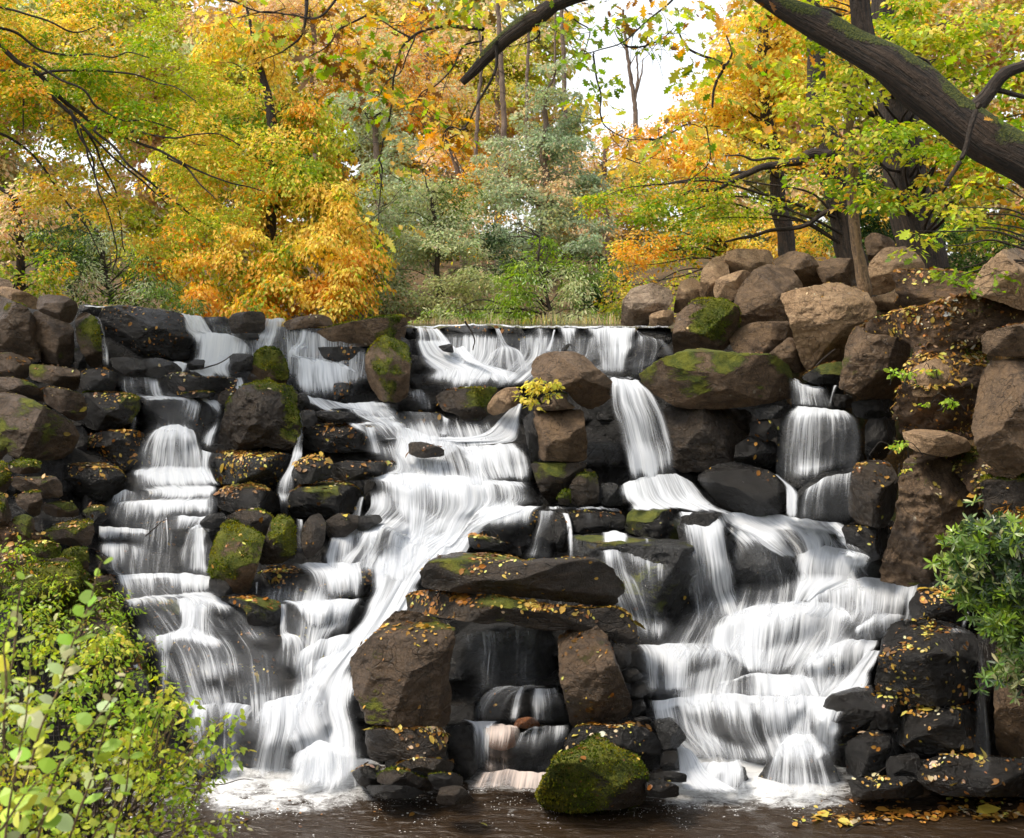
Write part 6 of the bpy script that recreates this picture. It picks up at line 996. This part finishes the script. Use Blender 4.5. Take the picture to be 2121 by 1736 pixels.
# ---------------------------------------------------------------- fallen leaves lying on the stones (real leaf-sized pieces)
LV, LF, LC, o = [], [], [], 0
def litter(pos, nr, size, pal, seed):
    global o
    n = len(pos); D = norm(np.cross(nr, norm(RNG.normal(size=(n, 3))))); V, Fc, c = leaf_geo(pos+nr*.008, D, norm(nr+RNG.normal(0, .28, (n, 3))), size*np.exp(RNG.normal(0, .45, n)), colours(pal, pos, 2, seed, .38)*.6, 'oval', .2, .2)
    LV.append(V); LF.append(Fc+o); LC.append(c); o += len(V)
LP = dict(orange=5, gold=2.5, rust=4, brown=4, peach=1.5)
for Vw, Q, (lt, lf), sd_ in LEAFSRC:
    a, b_, c_, d_ = (Vw[Q[:, i]] for i in range(4)); nn = np.cross(c_-a, d_-b_); ar = np.linalg.norm(nn, axis=1)/2; nn = norm(nn); cen = (a+b_+c_+d_)/4
    if (nn[:, 1]*ar).sum() > 0 and nn[len(nn)//4, 1] > 0: nn = -nn
    front = nn[:, 1] < .35; wt = ar*(lt*np.clip(nn[:, 2]-.25, 0, 1)**1.3*2.6 + lf*np.clip(-nn[:, 1], 0, 1)*.9)*front
    wt = wt*np.clip(.5+1.5*fbm(cen, 3.2, 2, sd_), .05, 2.2); n = RNG.poisson(wt.sum()*2.7)
    if n < 1 or wt.sum() <= 0: continue
    k = RNG.choice(len(wt), n, p=wt/wt.sum()); r1, r2 = RNG.uniform(0, 1, (2, n, 1)); pos = a[k]*(1-r1)*(1-r2)+b_[k]*r1*(1-r2)+c_[k]*r1*r2+d_[k]*(1-r1)*r2
    litter(pos, nn[k], .036, LP, sd_)
# litter afloat at the lower right and a few leaves on the foam
for u0, u1, v0, v1, n in ((1720, 1850, 1688, 1712, 110), (1850, 2121, 1680, 1702, 260), (1640, 1700, 1695, 1712, 14), (1660, 1900, 1640, 1720, 40), (450, 1000, 1650, 1730, 12), (1960, 2121, 1640, 1680, 60)):
    u = RNG.uniform(u0, u1, n); v = (v0+v1)/2+(v1-v0)*.5*np.clip(RNG.normal(0, .45, n), -1, 1)+6*np.sin(u/23); p = P(u, v, EYE*F/(v-VH)); p[:, 2] = .02; litter(p, np.tile([0, 0, 1.], (n, 1))+RNG.normal(0, .1, (n, 3)), .05, LP, 9)
fallen = mesh_obj('fallen_leaves', np.vstack(LV), np.vstack(LF), LEAFD, smooth=False, attrs={'col': ('FLOAT_COLOR', np.vstack(LC))}); tag(fallen, kind='stuff')

# ---------------------------------------------------------------- raised moss cushions, a part of their stone
for ob, Vw, Q, mo, thr, ms in MOSS:
    a, b_, c_, d_ = (Vw[Q[:, i]] for i in range(4)); nn = np.cross(c_-a, d_-b_); ar = np.linalg.norm(nn, axis=1)/2; nn = norm(nn)
    if (nn[:len(nn)//2, 1]*ar[:len(nn)//2]).sum() > 0: nn = -nn
    fm = mo[Q].mean(1); wt = ar*sstep(thr-.02, thr+.06, fm)*((nn[:, 1] < .2) | (nn[:, 2] > .3))
    n = int(min(9000, wt.sum()*3600))
    if n < 60: continue
    k = RNG.choice(len(wt), n, p=wt/wt.sum()); r1, r2 = RNG.uniform(0, 1, (2, n, 1)); pos = a[k]*(1-r1)*(1-r2)+b_[k]*r1*(1-r2)+c_[k]*r1*r2+d_[k]*(1-r1)*r2
    D = nn[k]*.8 + RNG.normal(0, .6, (n, 3)) + [0, 0, -.1]; cl = fbm(pos, 9, 2, 3)
    col = colours(dict(mossg=5, mossy=4, mossd=3), pos, 3, 7, .3); V, Fc, c = leaf_geo(pos-nn[k]*.004, D, RNG.normal(size=(n, 3)), RNG.uniform(.014, .034, n)*(1+.5*cl), col, 'quad')
    m = mesh_obj('moss', V-np.array(ob.location), Fc, LEAF, parent=ob, smooth=False, attrs={'col': ('FLOAT_COLOR', c)}); m['kind'] = 'stuff'
